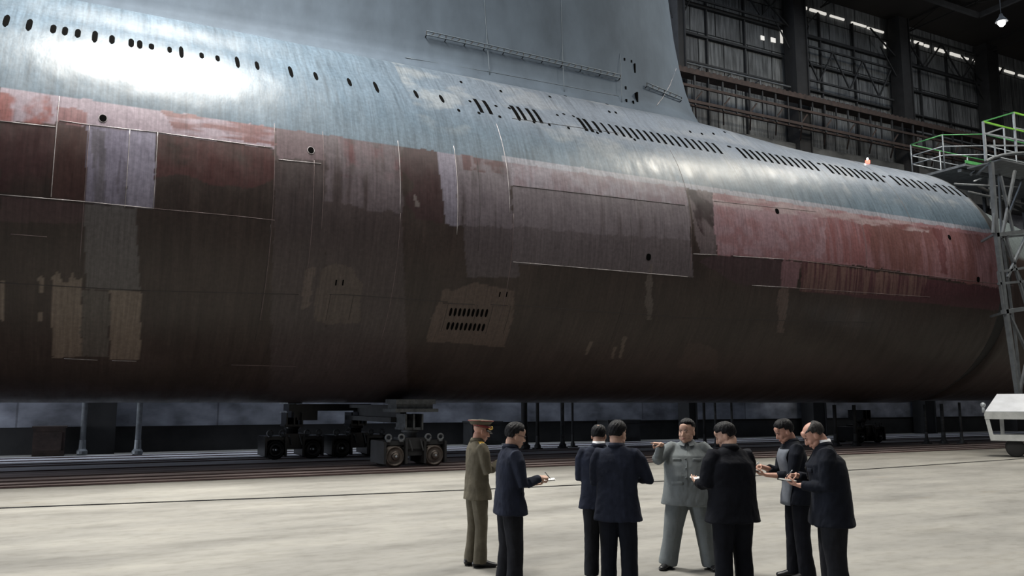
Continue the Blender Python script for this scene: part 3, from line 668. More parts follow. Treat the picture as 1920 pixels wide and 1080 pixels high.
# ---- sail
M['sail'] = mat('blue grey sail paint', (.070, .090, .116), .75, spec=.12, noise=(.7, .22, (1, 1, .5)), bump=(.9, .35))
SZ = [12.0, 12.7, 12.95, 13.3, 13.8, 14.6, 15.6, 16.8, 18.7, 21, 24]
STE = [24.6, 23.5, 22.95, 22.30, 21.95, 21.6, 21.3, 21.05, 20.8, 20.5, 20.2]
SFL = [.75, .45, .28, .12, .04, 0, 0, 0, 0, 0, 0]
def sail_hw(s_):
    a = (1 - (1 - min(s_ / .16, 1)) ** 2) ** .62; b = 1 - .88 * max(0, (s_ - .40) / .60) ** 1.5
    return 1.62 * a * b
XLE = -9.0
def sail_pt(z, s_, side):
    te = float(np.interp(z, SZ, STE)); fl = float(np.interp(z, SZ, SFL)); X = te - s_ * (te - XLE); h = sail_hw(s_) * (1 - .008 * (z - 13)) + fl * min(1, s_ * 14)
    return Vector((X, HY - side * h, z))
ss = [0, .002, .006, .012, .02, .03, .045, .06, .08, .1, .125, .15, .18, .22, .27, .33, .4, .47, .55, .63, .71, .79, .86, .92, .97, 1]
vs = []; fs = []
zz = list(np.interp(np.linspace(0, 10, 31), range(11), SZ))
loop = [(s_, 1) for s_ in ss] + [(s_, -1) for s_ in reversed(ss[1:-1])]; nl = len(loop)
for z in zz: vs += [sail_pt(z, s_, sd) for s_, sd in loop]
for i in range(len(zz) - 1):
    for k in range(nl): fs.append((i * nl + k, i * nl + (k + 1) % nl, (i + 1) * nl + (k + 1) % nl, (i + 1) * nl + k))
fs.append(tuple((len(zz) - 1) * nl + k for k in range(nl)))
sail = MB().add(vs, fs).build('sail', M['sail'], sub, True)
def sail_at(px, py, off=0.0):
    """point of the near sail face seen at a pixel"""
    Y = 24.6
    for _ in range(12):
        p = at(px, py, Y=Y); te = float(np.interp(p.z, SZ, STE)); s_ = min(max((te - p.x) / (te - XLE), 0.0), 1)
        Y = HY - (sail_hw(s_) * (1 - .008 * (p.z - 13)) + float(np.interp(p.z, SZ, SFL)) * min(1, s_ * 14)) - off
    return at(px, py, Y=Y)
def grab(x0, y0, x1, y1, n_):
    r = MB(); q = MB()
    P = [sail_at(x0 + (x1 - x0) * k / n_, y0 + (y1 - y0) * k / n_, .12) for k in range(n_ + 1)]
    r.sweep(P, [.022] * len(P), 8); r.sweep([p + Vector((0, 0, -.13)) for p in P], [.022] * len(P), 8)
    o = r.build('handrail', M['sail_seam'], sail, True)
    for k, p in enumerate(P):
        q = MB()
        if k % 3 == 0: q.sweep([p, p + Vector((0, 0, -.13)), p + Vector((0, .14, -.18))], [.02] * 3, 6)
        else: q.bar(p + Vector((-.06, 0, -.13)), p + Vector((.06, 0, 0)), .035)
        q.build('handrail_bracket', M['steel_dark'], o)
grab(800, 58, 1163, 140, 30); grab(1213, 155, 1278, 182, 6)
for (x, y, h) in [(1171, 111, 4), (1184, 115, 4), (1190, 128, 16), (1174, 189, 4), (1187, 192, 4), (1193, 183, 15), (1173, 165, 5)]:
    a = sail_at(x - .3, y + h / 2); b = sail_at(x + .3, y - h / 2); a.x = (a.x + b.x) / 2 - .03; b.x = a.x + .06
    MB().box((a.x, min(a.y, b.y) - .012, a.z), (b.x, max(a.y, b.y) + .05, b.z)).build('sail_slot', M['hole'], sail)
for pts in ([(908, 0), (912, 60), (918, 140)], [(1052, 0), (1054, 90), (1058, 172)], [(1163, 100), (1166, 192)], [(1268, 128), (1256, 160), (1242, 184), (1231, 198)], [(760, 108), (920, 135), (1160, 180)]):
    P = [sail_at(*p, .004) for p in pts]; PP_ = []
    for a, b in zip(P[:-1], P[1:]): PP_ += [a.lerp(b, t / 6) for t in range(6)]
    PP_.append(P[-1]); MB().sweep(PP_, [.011] * len(PP_), 6).build('sail_seam', M['weld'] if pts[0][0] == 1268 else M['sail_seam'], sail, True)
# ================================================================== UNDER THE HULL
def prop(px, y, lab, top=8.0, w_=.11, m='steel_mid', lean=0.0, Z=0.012):
    b = at(px, y, Z=Z)
    if abs(b.y - HY) < HR: top = HZ - math.sqrt(HR ** 2 - (b.y - HY) ** 2) - .10
    r = rootat('support_post', b, lab, 'post', 'posts standing behind the hull')
    MB().tube(b + Vector((0, 0, .45)), (b.x + lean, b.y, top), w_ / 2, 10).build('shaft', M[m], r, True)
    MB().lathe([(w_ * .95, 0), (w_ * .95, .1), (w_ * .62, .18), (w_ * .55, .5)], b + Vector((0, 0, .04)), 'Z', 12).build('foot', M[m], r)
    MB().box(b + Vector((-.16, -.16, 0)), b + Vector((.16, .16, .05))).build('base_plate', M[m], r)
for a in [(153, 853, 'slightly leaning grey post with a flared foot, leftmost under the hull', 8, .2, 'steel_grey'),
          (257, 853, 'grey post with a flared foot, second from the left under the hull', 8, .2, 'steel_grey'),
          (983, 842, 'thick dark post with a foot, rising right of the suited man with notebook', 8, .26, 'steel_dark'),
          (1008, 842, 'dark thin post just right of a thick dark post behind the suited man', 8, .14, 'steel_dark'),
          (1055, 840, 'dark post between the suited man with notebook and the pair seen from behind', 8, .16, 'steel_mid'),
          (1074, 838, 'thin dark post left of the pair seen from behind', 8, .1, 'steel_dark'),
          (1322, 838, 'thin dark post right behind the head of the pointing man', 8, .12, 'steel_dark'),
          (1343, 838, 'thin grey post behind the bowed man seen from behind', 8, .1, 'steel_mid'),
          (1374, 838, 'thin grey post right of the bowed head seen from behind', 8, .1, 'steel_mid'),
          (1568, 836, 'dark post behind the right pair of note takers, left one', 8, .16, 'steel_dark'),
          (1605, 836, 'dark post behind the right pair of note takers, right one', 8, .16, 'steel_dark'),
          (1738, 832, 'thin dark post far right under the hull, left of three', 8, .12, 'steel_mid'),
          (1770, 832, 'thin dark post far right under the hull, middle of three', 8, .16, 'steel_mid'),
          (1804, 832, 'thin dark post far right under the hull, beside the white trolley', 8, .12, 'steel_mid')]: prop(*a)
c = at(170, 756, Y=WY - .5)
MB_ = MB().box((c.x - .1, WY - .6, 0), (c.x + .9, WY - .02, 6)); tag(MB_.build('wall_pier', M['dado']), 'dark pier of the back wall behind the leftmost posts', 'pier')
for k, (x0, x1, lab) in enumerate([(1135, 1195, 'dark box cabinet by the back wall left of the pointing man'), (60, 120, 'low brown box at the wall base left of the leftmost posts'), (880, 935, 'dark crate by the wall base behind the officer')]):
    a = at(x0, 850, Y=34.6); b = at(x1, 850, Y=34.6); b_ = MB().box((a.x, 34.3, .012), (b.x, 35.3, 1.0)); b_.box((a.x - .05, 34.25, 1.0), (b.x + .05, 35.32, 1.06)).box((a.x + .1, 34.27, .2), (b.x - .1, 34.3, .85))
    tag(b_.build('storage_box', M['steel_dark'] if k != 1 else M['rust']), lab, 'box')

def bogie(loc, lab, shiny=False, grp='hull bogies'):
    """twin-axle wheeled cradle, wheels fore and aft, double row; x along the rail"""
    r = rootat('wheeled_bogie', loc, lab, 'bogie', grp); o = Vector(loc); dk = M['steel_black'] if shiny else M['steel_dark']; wm = M['steel_black'] if shiny else M['steel_wheel']
    R_ = .30
    for yy in (0.0, 1.0):
        for xx in (-.62, .62):
            c_ = o + Vector((xx, yy, R_))
            wl = MB().lathe([(.05, -.10), (.11, -.10), (.12, -.075), (.235, -.075), (.25, -.10), (.285, -.10), (.29, .0), (.34, .0), (.34, .04), (.12, .05), (.05, .06)], c_, 'Y', 28).build('wheel', wm, r, True)
            MB().lathe([(.02, -.20), (.09, -.19), (.115, -.15), (.115, -.09)], c_, 'Y', 18).build('hub', wm, wl, True)
            MB().ball(c_ + Vector((0, -.2, 0)), (.035, .02, .035)).build('hub_cap', M['galv'], wl, True)
    for xx in (-.62, .62):
        f = MB()
        for q in (-.33, .33):
            f.box(o + Vector((xx + q - .035, -.16, .08)), o + Vector((xx + q + .035, 1.12, .72)))
        f.box(o + Vector((xx - .36, .12, .30)), o + Vector((xx + .36, .9, .70)))
        f.box(o + Vector((xx - .36, -.02, .62)), o + Vector((xx + .36, 1.1, .74)))
        f.build('wheel_housing', dk, r)
        for q in (-.22, .22):
            lug = MB(); ce = o + Vector((xx + q * .9, -.05, .84))
            lug.sweep([ce + Vector((.085 * math.cos(t), 0, .085 * math.sin(t))) for t in np.linspace(0, 2 * math.pi, 19)], [.030] * 19, 8)
            lug.box(ce + Vector((-.06, -.025, -.14)), ce + Vector((.06, .025, -.07)))
            lug.build('lifting_eye', M['steel_grey'] if not shiny else M['steel_mid'], r, True)
    MB().box(o + Vector((-.55, .0, .30)), o + Vector((.55, 1.0, .55))).box(o + Vector((-.30, -.06, .5)), o + Vector((.34, 1.0, .82))).build('bogie_frame', dk, r)
    MB().lathe([(.20, .8), (.20, .95), (.27, .98), (.27, 1.03), (.19, 1.05), (.19, 1.35)], o + Vector((.03, .45, 0)), 'Z', 20).build('pivot', M['steel_mid'] if not shiny else dk, r, True)
    p = MB().box(o + Vector((-.30, .1, 1.05)), o + Vector((.32, .9, 1.12)))
    for q in (-.27, -.02, .25): p.box(o + Vector((q, .05, 1.05)), o + Vector((q + .05, .9, 1.52)))
    p.build('pedestal', M['steel_mid'] if not shiny else dk, r)
    for q, s_ in ((-.2, 1), (.15, 1)):
        MB().tube(o + Vector((q, -.12, .78)), o + Vector((q + .1, -.12, .45)), .025).build('brake_rod', M['steel_mid'], r)
    return r
bogie((8.85, 23.55, .044), 'front wheeled steel bogie with worn round wheels on the near rail under the hull')
bogie((8.7, 28.65, .044), 'rear black oily bogie left of and behind the front bogie', True)
bogie((6.45, 28.65, .044), 'leftmost black oily bogie, end on, on the rear rail under the hull', True)
bogie((33.2, 27.6, .03), 'small dark bogie far right under the hull near the white trolley', True)
cb = rootat('hull_cradle', (8.9, 26, 1.6), 'grey steel cross beam cradle lying on the bogies right under the hull', 'cradle')
MB().box((8.2, 23.4, 1.62), (9.55, 24.6, 1.72)).box((8.25, 23.5, 1.86), (9.5, 24.5, 2.0)).box((8.3, 23.6, 1.72), (9.45, 24.4, 1.86)).build('cradle_head', M['steel_mid'], cb)
MB().box((8.4, 24.4, 1.3), (9.2, 29.4, 1.45)).box((8.4, 24.4, 1.72), (9.2, 29.4, 1.83)).box((8.7, 24.4, 1.45), (8.9, 29.4, 1.72)).build('cross_beam', M['steel_dark'], cb)
MB().box((6.3, 28.9, 1.62), (9.2, 29.8, 1.85)).box((6.4, 28.95, 1.3), (7.3, 29.7, 1.62)).build('rear_head', M['steel_black'], cb)
ib = rootat('i_beam', (6.0, 29.9, 1.9), 'pale end of an I-beam sticking out above the leftmost bogie', 'beam')
for nm, a, b in (('flange', (-.25, 0, .28), (.25, 1.6, .32)), ('flange', (-.2, 0, -.05), (.2, 1.6, -.01)), ('web', (-.03, 0, -.01), (.03, 1.6, .28))):
    o_ = Vector((6.75, 30.0, 1.58)); MB().box(o_ + Vector(a), o_ + Vector(b)).build(nm, M['steel_grey'], ib)
# keel blocks right under the keel, dark
for k, X in enumerate(()):
    b = MB().box((X, 25.9, .012), (X + .9, 26.5, 1.1)).box((X - .15, 25.75, 1.1), (X + 1.05, 26.65, 1.5)).box((X + .1, 25.9, 1.5), (X + .8, 26.5, 1.9))
    if X in (3.2, 18.5): continue
    tag(b.build('keel_block', M['steel_dark']), ['dark keel block left of the frame edge', '', 'dark keel block standing behind the officer and suited man', '', 'dark keel block under the hull behind the bowed man seen from behind', 'dark keel block under the hull left of the thin right posts'][k], 'block', 'keel blocks')

# ================================================================== PLATFORM AND TOWER
pf = rootat('stern_platform', (40, 26.2, 12.7), 'green railed steel working platform above the stern of the submarine', 'platform')
PX0, PX1, PZ = 37.5, 49.0, 13.45
MB().box((PX0, 24.6, PZ - .12), (PX1, 27.6, PZ)).build('deck', M['steel_grey'], pf)
MB().box((PX0, 24.58, PZ), (PX1, 24.63, PZ + .16)).box((PX0, 27.58, PZ), (PX1, 27.63, PZ + .16)).build('toe_board', M['green'], pf)
def rail_run(pts, h, mids, post_m, top_m, mid_m, parent, z, step=2.2, pr=.045):
    for a, b in zip(pts[:-1], pts[1:]):
        A = Vector((*a, z)); B = Vector((*b, z)); n_ = max(1, round((B - A).length / step))
        for k in range(n_ + 1):
            p = A.lerp(B, k / n_); MB().tube(p, p + Vector((0, 0, h)), pr).build('rail_post', M[post_m], parent, True)
        MB().tube(A + Vector((0, 0, h)), B + Vector((0, 0, h)), pr * .9).build('top_rail', M[top_m], parent, True)
        for q in mids: MB().tube(A + Vector((0, 0, h * q)), B + Vector((0, 0, h * q)), pr * .8).build('mid_rail', M[mid_m], parent, True)
rail_run([(PX1, 24.65), (PX0 + 1.8, 24.65), (PX0, 25.7), (PX0, 27.5), (PX1, 27.5)], 1.75, (.66, .40), 'galv', 'green', 'galv', pf, PZ, 2.4, .036)
lg = MB()
for X in (39.8, 43, 46.5):
    MB().bar((X, 24.9, 11.5), (X, 24.9, PZ - .1), .14).build('support_leg', M['steel_grey'], pf)
    MB().bar((X, 27.3, 11.5), (X, 27.3, PZ - .1), .14).build('support_leg', M['steel_mid'], pf)
MB().bar((37.6, 25, PZ - .25), (49, 25, PZ - .25), .2, .14).build('edge_beam', M['steel_grey'], pf)
# tower in front of the stern
tw = rootat('access_tower', (33, 20, 0), 'tapering grey lattice access tower at the right edge before the stern', 'tower')
def F_(px, py, Y=19.0): return at(px, py, Y=Y)
front = [((1858, 305), (1868, 437)), ((1862, 437), (1866, 372)), ((1868, 437), (1886, 585)), ((1886, 585), (1909, 742)), ((1930, 300), (1930, 742)),
         ((1866, 441), (1935, 432)), ((1876, 330), (1900, 437)), ((1903, 320), (1880, 437)), ((1880, 585), (1935, 577)), ((1884, 437), (1925, 575)), ((1925, 440), (1889, 520)),
         ((1872, 510), (1935, 500)), ((1872, 510), (1883, 587)), ((1872, 532), (1935, 526)), ((1893, 590), (1935, 680)), ((1933, 640), (1911, 740))]
for k, (a, b) in enumerate(front):
    w_ = .15 if k in (0, 2, 3, 5, 8) else .09
    nm = 'tower_leg' if k in (0, 2, 3, 4) else 'lattice_bar'
    MB().bar(F_(*a), F_(*b), w_).build(nm, M['tower'], tw)
back = [((1872, 305), (1878, 437)), ((1878, 437), (1905, 640)), ((1905, 640), (1915, 742)), ((1874, 445), (1935, 440)), ((1880, 450), (1930, 560)), ((1925, 320), (1880, 430))]
for k, (a, b) in enumerate(back): MB().bar(F_(*a, 20.3), F_(*b, 20.3), .08).build('lattice_bar', M['tower'], tw)
for a in ((1868, 437), (1886, 585), (1909, 740), (1858, 305)):
    p = F_(*a); MB().bar(p, p + Vector((1.1, 1.3, 0)), .08).build('cross_bar', M['tower'], tw)
P = [F_(x, y) for x, y in ((1848, 303), (1862, 296), (1880, 291), (1900, 288), (1935, 286))]
for dv in (Vector((0, 0, 0)), Vector((1.2, 1.4, 0))):
    MB().sweep([a + dv for a in P], [.065] * 5, 8).build('head_beam', M['tower'], tw)
q = MB(); a = P[1]; q.box((a.x + .5, a.y, a.z - .02), (P[-1].x + 2, a.y + 1.4, a.z + .04)).build('tower_deck', M['steel_grey'], tw)
z0 = F_(1900, 289).z
def F2(px, py, dy=0): return at(px, py, Y=19.0 + dy)
tops = [(1843, 228), (1900, 212), (1935, 222)]
for (xt, yt, xb, yb, dy) in [(1843, 228, 1848, 302, 0), (1900, 211, 1906, 290, .0), (1882, 238, 1885, 289, 1.4), (1930, 236, 1932, 288, 1.4), (1864, 262, 1867, 296, .7)]:
    MB().bar(F2(xt, yt, dy), F2(xb, yb, dy), .05 if dy != 0 else .07).build('rail_post', M['galv'], tw)
for (xa, ya, xb, yb, m_, t) in [(1843, 228, 1900, 211, 'green', .05), (1900, 211, 1935, 220, 'lime', .06), (1843, 228, 1882, 238, 'lime', .06), (1882, 238, 1935, 250, 'lime', .05), (1845, 252, 1882, 239, 'galv', .05), (1845, 250, 1930, 266, 'galv', .06),
                                (1846, 273, 1935, 273, 'galv', .05), (1902, 240, 1935, 246, 'galv', .05)]:
    MB().bar(F2(xa, ya), F2(xb, yb), t).build('top_rail' if m_ != 'galv' else 'mid_rail', M[m_], tw)
# white trolley at the tower base
A = at(1847, 771, Y=18.8)
tc = empty('white_trolley', (A.x, A.y, 0), -math.radians(57)); tag(tc, 'white sloped-top wheeled trolley at the foot of the tower', 'trolley')
L_ = 3.6; zt = A.z; zk = 2.22; zb = .62
MB().add([(0, 0, zt), (L_, 0, zt), (L_, 1.3, zk), (.42, 1.3, zk), (0, 0, zt - .26), (L_, 0, zt - .26), (L_, 1.3, zt - .26), (.42, 1.3, zt - .26)],
         [(0, 1, 2, 3), (4, 5, 6, 7), (0, 1, 5, 4), (1, 2, 6, 5), (2, 3, 7, 6), (3, 0, 4, 7)]).build('sloped_top', M['white_paint'], tc)
MB().box((-.03, -.03, zt - .28), (L_, .0, zt - .02)).build('front_rail', M['cream'], tc)
for (x0_, x1_, y) in ((.02, .16, .05), (L_ - .1, L_ - .1, .05), (.5, .5, 1.2), (L_ - .1, L_ - .1, 1.2)):
    MB().bar((x1_, y, zb), (x0_, y, zt - .1), .13).build('corner_post', M['cream'], tc)
MB().box((.1, -.02, zb - .05), (L_, .12, zb + .16)).box((.1, .1, zb - .02), (.24, 1.25, zb + .12)).box((.45, 1.15, zb - .05), (L_, 1.25, zb + .16)).build('base_frame', M['cream'], tc)
MB().bar((1.3, 1.0, zb), (2.6, 1.0, zt - .1), .09).build('brace', M['cream'], tc)
MB().tube((-.05, 0, zt - .05), (-.05, 0, zt + .15), .05).ball((-.05, 0, zt + .22), .09).build('tow_knob', M['galv'], tc, True)
for x in (.85, 2.9):
    for y in (.2, 1.05):
        MB().lathe([(.05, -.1), (.26, -.1), (.31, -.06), (.31, .06), (.26, .1), (.05, .1)], (x, y, .312), 'Y', 24).build('wheel', M['rubber'], tc, True)
    MB().bar((x, .6, .32), (x, .6, zb), .2).build('wheel_fork', M['steel_grey'], tc)
# warning lamp on the casing
wl = pix2hull(1660, 318); lp2 = hp(wl[0], 66, .06)
r = rootat('warning_lamp', lp2, 'small glowing red and white warning lamp on top of the hull near the platform', 'lamp')
MB().lathe([(.10, -.06), (.10, .07), (.07, .09)], lp2, 'Z', 14).build('lamp_base', M['redlamp'], r)
MB().lathe([(.03, .09), (.04, .16), (.02, .19)], lp2, 'Z', 12).build('lamp_head', M['lamp'], r)
# ================================================================== PEOPLE
def rotx(a): return Matrix.Rotation(a, 3, 'X')
def rotz(a): return Matrix.Rotation(a, 3, 'Z')
def ik(Sh, W, l1, l2, pole):
    Sh, W, pole = Vector(Sh), Vector(W), Vector(pole); d = W - Sh; L = min(d.length, (l1 + l2) * .995); u = d.normalized(); W = Sh + u * L
    a = (l1 * l1 - l2 * l2 + L * L) / (2 * L); h = math.sqrt(max(l1 * l1 - a * a, 1e-6)); p = (pole - u * pole.dot(u)).normalized()
    return Sh + u * a + p * h, W
def hand_mb(mb, W, d, n, side, curl, pf=None):
    """W wrist, d towards knuckles, n palm normal, side +1 right / -1 left, curl = 5 bend amounts (thumb..little)"""
    W, d, n = Vector(W), Vector(d).normalized(), Vector(n); n = (n - d * n.dot(d)).normalized(); t = d.cross(n) * side
    pts = [W - d * .02, W + d * .03, W + d * .085]
    mb.sweep(pts, [(.026, .018), (.036, .017), (.040, .014)], 14, (True, True), ref=n)
    if True:
        for i, (o_, L_) in enumerate(((.030, .072), (.010, .082), (-.010, .076), (-.029, .060))):
            c = curl[i + 1]; p = W + d * (.080 - abs(o_ - .008) * .25) + t * o_; q = [p - d * .03, p]; a = 0; fan = t * (o_ * 1.5)
            for k, f in enumerate((.45, .32, .23)):
                a += c * (.9, 1.1, .8)[k]; v = (d * math.cos(a) + n * math.sin(a) + fan).normalized(); p = p + v * L_ * f; q.append(p)
            mb.sweep(q, [.0095, .0095, .0088, .0080, .0068], 8, (True, True), ref=n)
        c = curl[0]; p = W + d * .025 + t * .026; v = (d * .62 + t * (.75 - .5 * c) + n * (.25 + .7 * c)).normalized(); q = [p - v * .02, p, p + v * .036]
        v2 = (v + d * .5 - t * .4 * c).normalized(); q.append(q[-1] + v2 * .030); v3 = (v2 + d * .25 - t * .5 * c + n * .2 * c).normalized(); q.append(q[-1] + v3 * .024)
        mb.sweep(q, [.012, .0125, .0105, .0095, .0078], 8, (True, True), ref=n)
def displace(me, amp, sc, seed, zlo=-9, zhi=9, stretch=(1, 1, .5)):
    n = len(me.vertices); v = np.zeros(n * 3); me.vertices.foreach_get('co', v); v = v.reshape(-1, 3); nn = np.zeros(n * 3); me.vertices.foreach_get('normal', nn); nn = nn.reshape(-1, 3)
    a = fbm(v[:, 0] * sc * stretch[0] + v[:, 1] * sc * .7 + 50, v[:, 2] * sc * stretch[2] + v[:, 1] * sc * .5 + 50, seed, 3) - .5
    v = v + nn * (a * amp)[:, None]; me.vertices.foreach_set('co', v.ravel()); me.update()

def person(label, px, py, theta, H, c):
    """px, py: image point of the ground between the feet; theta: facing, 0 = image right, 90 = away, 270 = camera"""
    base = at(px, py, Z=0.0); th = math.radians(theta)
    fx = CR * math.cos(th) + np.array([math.sin(YAW), math.cos(YAW), 0]) * math.sin(th)
    rz = math.atan2(fx[1], fx[0]) - math.pi / 2; sc = H / 1.74
    root = empty('person', base, rz); root.scale = (sc,) * 3; tag(root, label, 'person')
    MW = Matrix.Translation(base) @ Matrix.Rotation(rz, 4, 'Z') @ Matrix.Scale(sc, 4)
    g = c.get('girth', 1.0); lean = c.get('lean', .06); sw = c.get('shoulder', .19); belly = c.get('belly', 0.0); sw += .010; g *= 1.04
    def B(v):
        v = Vector(v); t = min(max((v.z - .90) / .42, 0), 1); t = t * t * (3 - 2 * t); a = lean * t
        y, z = v.y, v.z - .92; return Vector((v.x, y * math.cos(a) + z * math.sin(a), .92 - y * math.sin(a) + z * math.cos(a)))
    hy, hpit = c.get('head', (0, .1))                      # yaw (+ = to the person's left), pitch forward
    hyr = math.radians(hy); npv = B((0, -.01, 1.462)); HRm = rotz(hyr) @ rotx(-hpit)
    hc = npv + (rotx(-hpit * .6 - lean * .4) @ Vector((0, .028, .125)))
    def hd(p): return hc + HRm @ Vector(p)
    feet = c.get('feet', ((.10, 0, 0), (-.10, 0, 0)))       # right, left: x, y, toe-out angle
    skin = c.get('skin', 'skin'); hsz = c.get('headsize', 1.0)
    # ---- body: one continuous skin
    b = MB()
    b.rings([(0, 0, .84, .14 * g, .09), (0, 0, .95, .155 * g, .10), (0, 0, 1.08, .14 * g, .09), (0, 0, 1.25, .155 * g, .10), (0, 0, 1.36, .14, .08), (0, -.005, 1.42, .08, .06), (0, -.01, 1.48, .058, .058)], 24).map(B)
    nk = MB().sweep([(0, -.02, 1.42)], [.06], 12) if 0 else None
    b.sweep([B((0, -.012, 1.42)), npv + Vector((0, 0, .02)), hd((0, -.025, -.055))], [(.068 * (1 + .12 * (g - 1) * 4), .066), .061, .062], 16, (True, True))
    h = MB()
    h.ball((0, -.012, .035), (.077, .098, .084), nu=24, nv=16).ball((0, .022, -.012), (.070, .076, .088), nu=20, nv=14)
    h.ball((0, .030, -.062), (.058 + .010 * (g > 1.15), .056, .048), nu=18, nv=12).ball((0, .066, -.094), (.026, .022, .020))
    for sx in (-1, 1):
        h.ball((sx * .036, .064, -.028), (.026, .026, .028)); h.ball((sx * .079, -.004, -.012), (.009, .021, .031)); h.ball((sx * .028, .083, .018), (.024, .012, .008))
        h.ball((sx * .046, .030, -.066), (.024, .038, .028))
    h.sweep([(0, .088, .010), (0, .100, -.012), (0, .106, -.030)], [.010, .012, .015], 10, (True, True)).ball((-.012, .096, -.033), (.009, .010, .008)).ball((.012, .096, -.033), (.009, .010, .008))
    h.ball((0, .090, -.062), (.022, .010, .006)).ball((0, .088, -.072), (.020, .010, .007)); h.ball((0, .076, .050), (.048, .022, .040))
    h.map(lambda v: hd(v * hsz)); b.add(h.v, h.f)
    arms = []
    for sd, key in ((1, 'R'), (-1, 'L')):
        A = c['arm' + key]; Sh = B((sd * sw, -.005, 1.395)); El, Wr = ik(Sh, A['w'], .295, .265, A.get('pole', (sd * .7, -.5, -.6)))
        b.sweep([B((sd * .11, 0, 1.40)), Sh, Sh.lerp(El, .5), El, El.lerp(Wr, .35), Wr], [.04, .036, .036, .034, .035, .024], 12, (True, True))
        hand_mb(b, Wr, A['d'], A['n'], sd, A.get('curl', (.4, .5, .55, .6, .65))); arms.append((sd, key, Sh, El, Wr, A))
    legs = []
    for (fx_, fy_, to), sd in zip(feet, (1, -1)):
        hip = Vector((sd * .088 * g ** .5, 0, .87)); an = Vector((fx_, fy_, .085)); kn = hip.lerp(an, .5) + Vector((0, .018, 0)); legs.append((sd, hip, kn, an, to))
        b.sweep([hip, kn, an, an - Vector((0, 0, .03))], [.075, .05, .035, .035], 12, (True, True))
    body = link('body', remeshed(b, .0058, 2), M[skin], root, True)
    # ---- face
    for sx in (-1, 1):
        MB().ball((0, 0, 0), (.0125, .005, .0045)).map(lambda v: hd((v + Vector((sx * .031, .0885, .006))) * hsz)).build('eye', M['eye'], root, True)
        MB().sweep([(sx * .014, .0965, .022), (sx * .032, .096, .026), (sx * .050, .084, .021)], [.0032, .004, .0025], 6, (True, True)).map(lambda v: hd(v * hsz)).build('eyebrow', M['hair'], root, True)
    MB().ball((0, .0915, -.067), (.020, .009, .0075)).map(lambda v: hd(v * hsz)).build('lips', M['lips'], root, True)
    # ---- hair: a cap of hair whose bare area sinks inside the skull
    st = c.get('hair', 'short'); hm = MB(); nu, nv = 56, 36; vs = []; fs = []; hx = .010
    for j in range(nv + 1):
        t = math.pi * j / nv
        for i in range(nu):
            p_ = 2 * math.pi * i / nu; q = Vector((math.sin(t) * math.cos(p_), math.sin(t) * math.sin(p_), math.cos(t)))
            front = q.y; line = .50 if front > .35 else (.18 if front > 0 else -.66)       # hairline height by direction
            if st == 'flat': line = .58 if front > .35 else (.28 if front > 0 else (.18 if front > -.5 else .0))
            if front > .05 and abs(q.x) > .55 and st != 'flat': line = -.05
            if 0.05 >= front > -.2: line = -.12 if st != 'flat' else .25
            k = 1 / (1 + math.exp(-(q.z - line) * 22))
            if st == 'receding': k *= 1 - 1 / (1 + math.exp(-((q.y * .9 + q.z * .55) - .86) * 14)) * (1 if abs(q.x) < .75 else .3)
            if st == 'balding': k *= 1 - .97 / (1 + math.exp(-((q.z + q.y * .42) - .72) * 13))
            if st == 'crown': k *= 1 - .75 / (1 + math.exp(-((q - Vector((0, -.35, .93))).length * -1 + .33) * 26))
            if q.y > .30 and q.z < .28: k = 0
            bump = .003 * math.sin(i * 1.7 + j * .8) + .002 * math.sin(i * 3.1 - j * 2.3)
            vol = hx + (.010 * max(q.z, 0) if st == 'short' else 0) + (.012 * max(0, q.z) * max(0, q.y + .3) if st in ('short', 'swept') else 0)
            if st == 'flat': vol = .012 + .010 * max(q.z, 0)
            r = 1 + (-.12 + k * .12); base_ = Vector((.077 * q.x, -.012 + .098 * q.y, .033 + .088 * q.z))
            n_ = q.normalized(); vs.append(Vector((.077 * q.x * r, -.012 + .098 * q.y * r, .033 + .088 * q.z * r)) + n_ * (k * (vol + bump)))
    for j in range(nv):
        for i in range(nu): fs.append((j * nu + i, (j + 1) * nu + i, (j + 1) * nu + (i + 1) % nu, j * nu + (i + 1) % nu))
    hm.add(vs, fs).map(lambda v: hd(v * hsz)).build('hair', M[c.get('haircol', 'hair')], root, True)
    # ---- clothes
    jm, tm = c['jacket'], c['trousers']; hem = c.get('hem', .80); bl = belly
    j = MB()
    W_ = g
    j.rings([(0, .01 + bl * .2, hem, .232 * W_, .162 * W_ + bl * .4), (0, .01 + bl * .3, hem + .08, .218 * W_, .152 * W_ + bl * .6), (0, bl * .4, .98, .197 * W_, .135 * W_ + bl * .9), (0, bl * .4, 1.08, .192 * W_, .130 * W_ + bl),
             (0, bl * .2, 1.20, .200 * W_, .135 * W_ + bl * .5), (0, 0, 1.31, .212 * W_ ** .5, .135 * W_), (0, -.005, 1.38, .20, .118), (0, -.01, 1.425, .165, .095), (0, -.015, 1.455, .115, .078), (0, -.018, 1.475, .078, .068), (0, -.018, 1.485, .070, .062)], 40, 2.3)
    j.map(B)
    for sd, key, Sh, El, Wr, A in arms:
        end = El.lerp(Wr, A.get('sleeve', .90)); fat = 1 + (g - 1) * .5
        j.sweep([B((sd * .10, -.01, 1.385)), B((sd * (sw - .02), -.008, 1.388)), Sh.lerp(El, .25), Sh.lerp(El, .6), El, El.lerp(Wr, .25), El.lerp(Wr, .6), end], [.060, .072 * fat, .070 * fat, .064 * fat, .058 * fat, .056, .050, .045 if A.get('sleeve', 1) > .7 else .052], 16, (True, False))
    if c.get('vent'): pass
    jme = remeshed(j, .0085, 4); displace(jme, .020, 9, int(px), stretch=(1, 1, .55)); displace(jme, .009, 24, int(px) + 5, stretch=(1, 1, .6))
    jk = link('jacket', jme, M[jm], root, True)
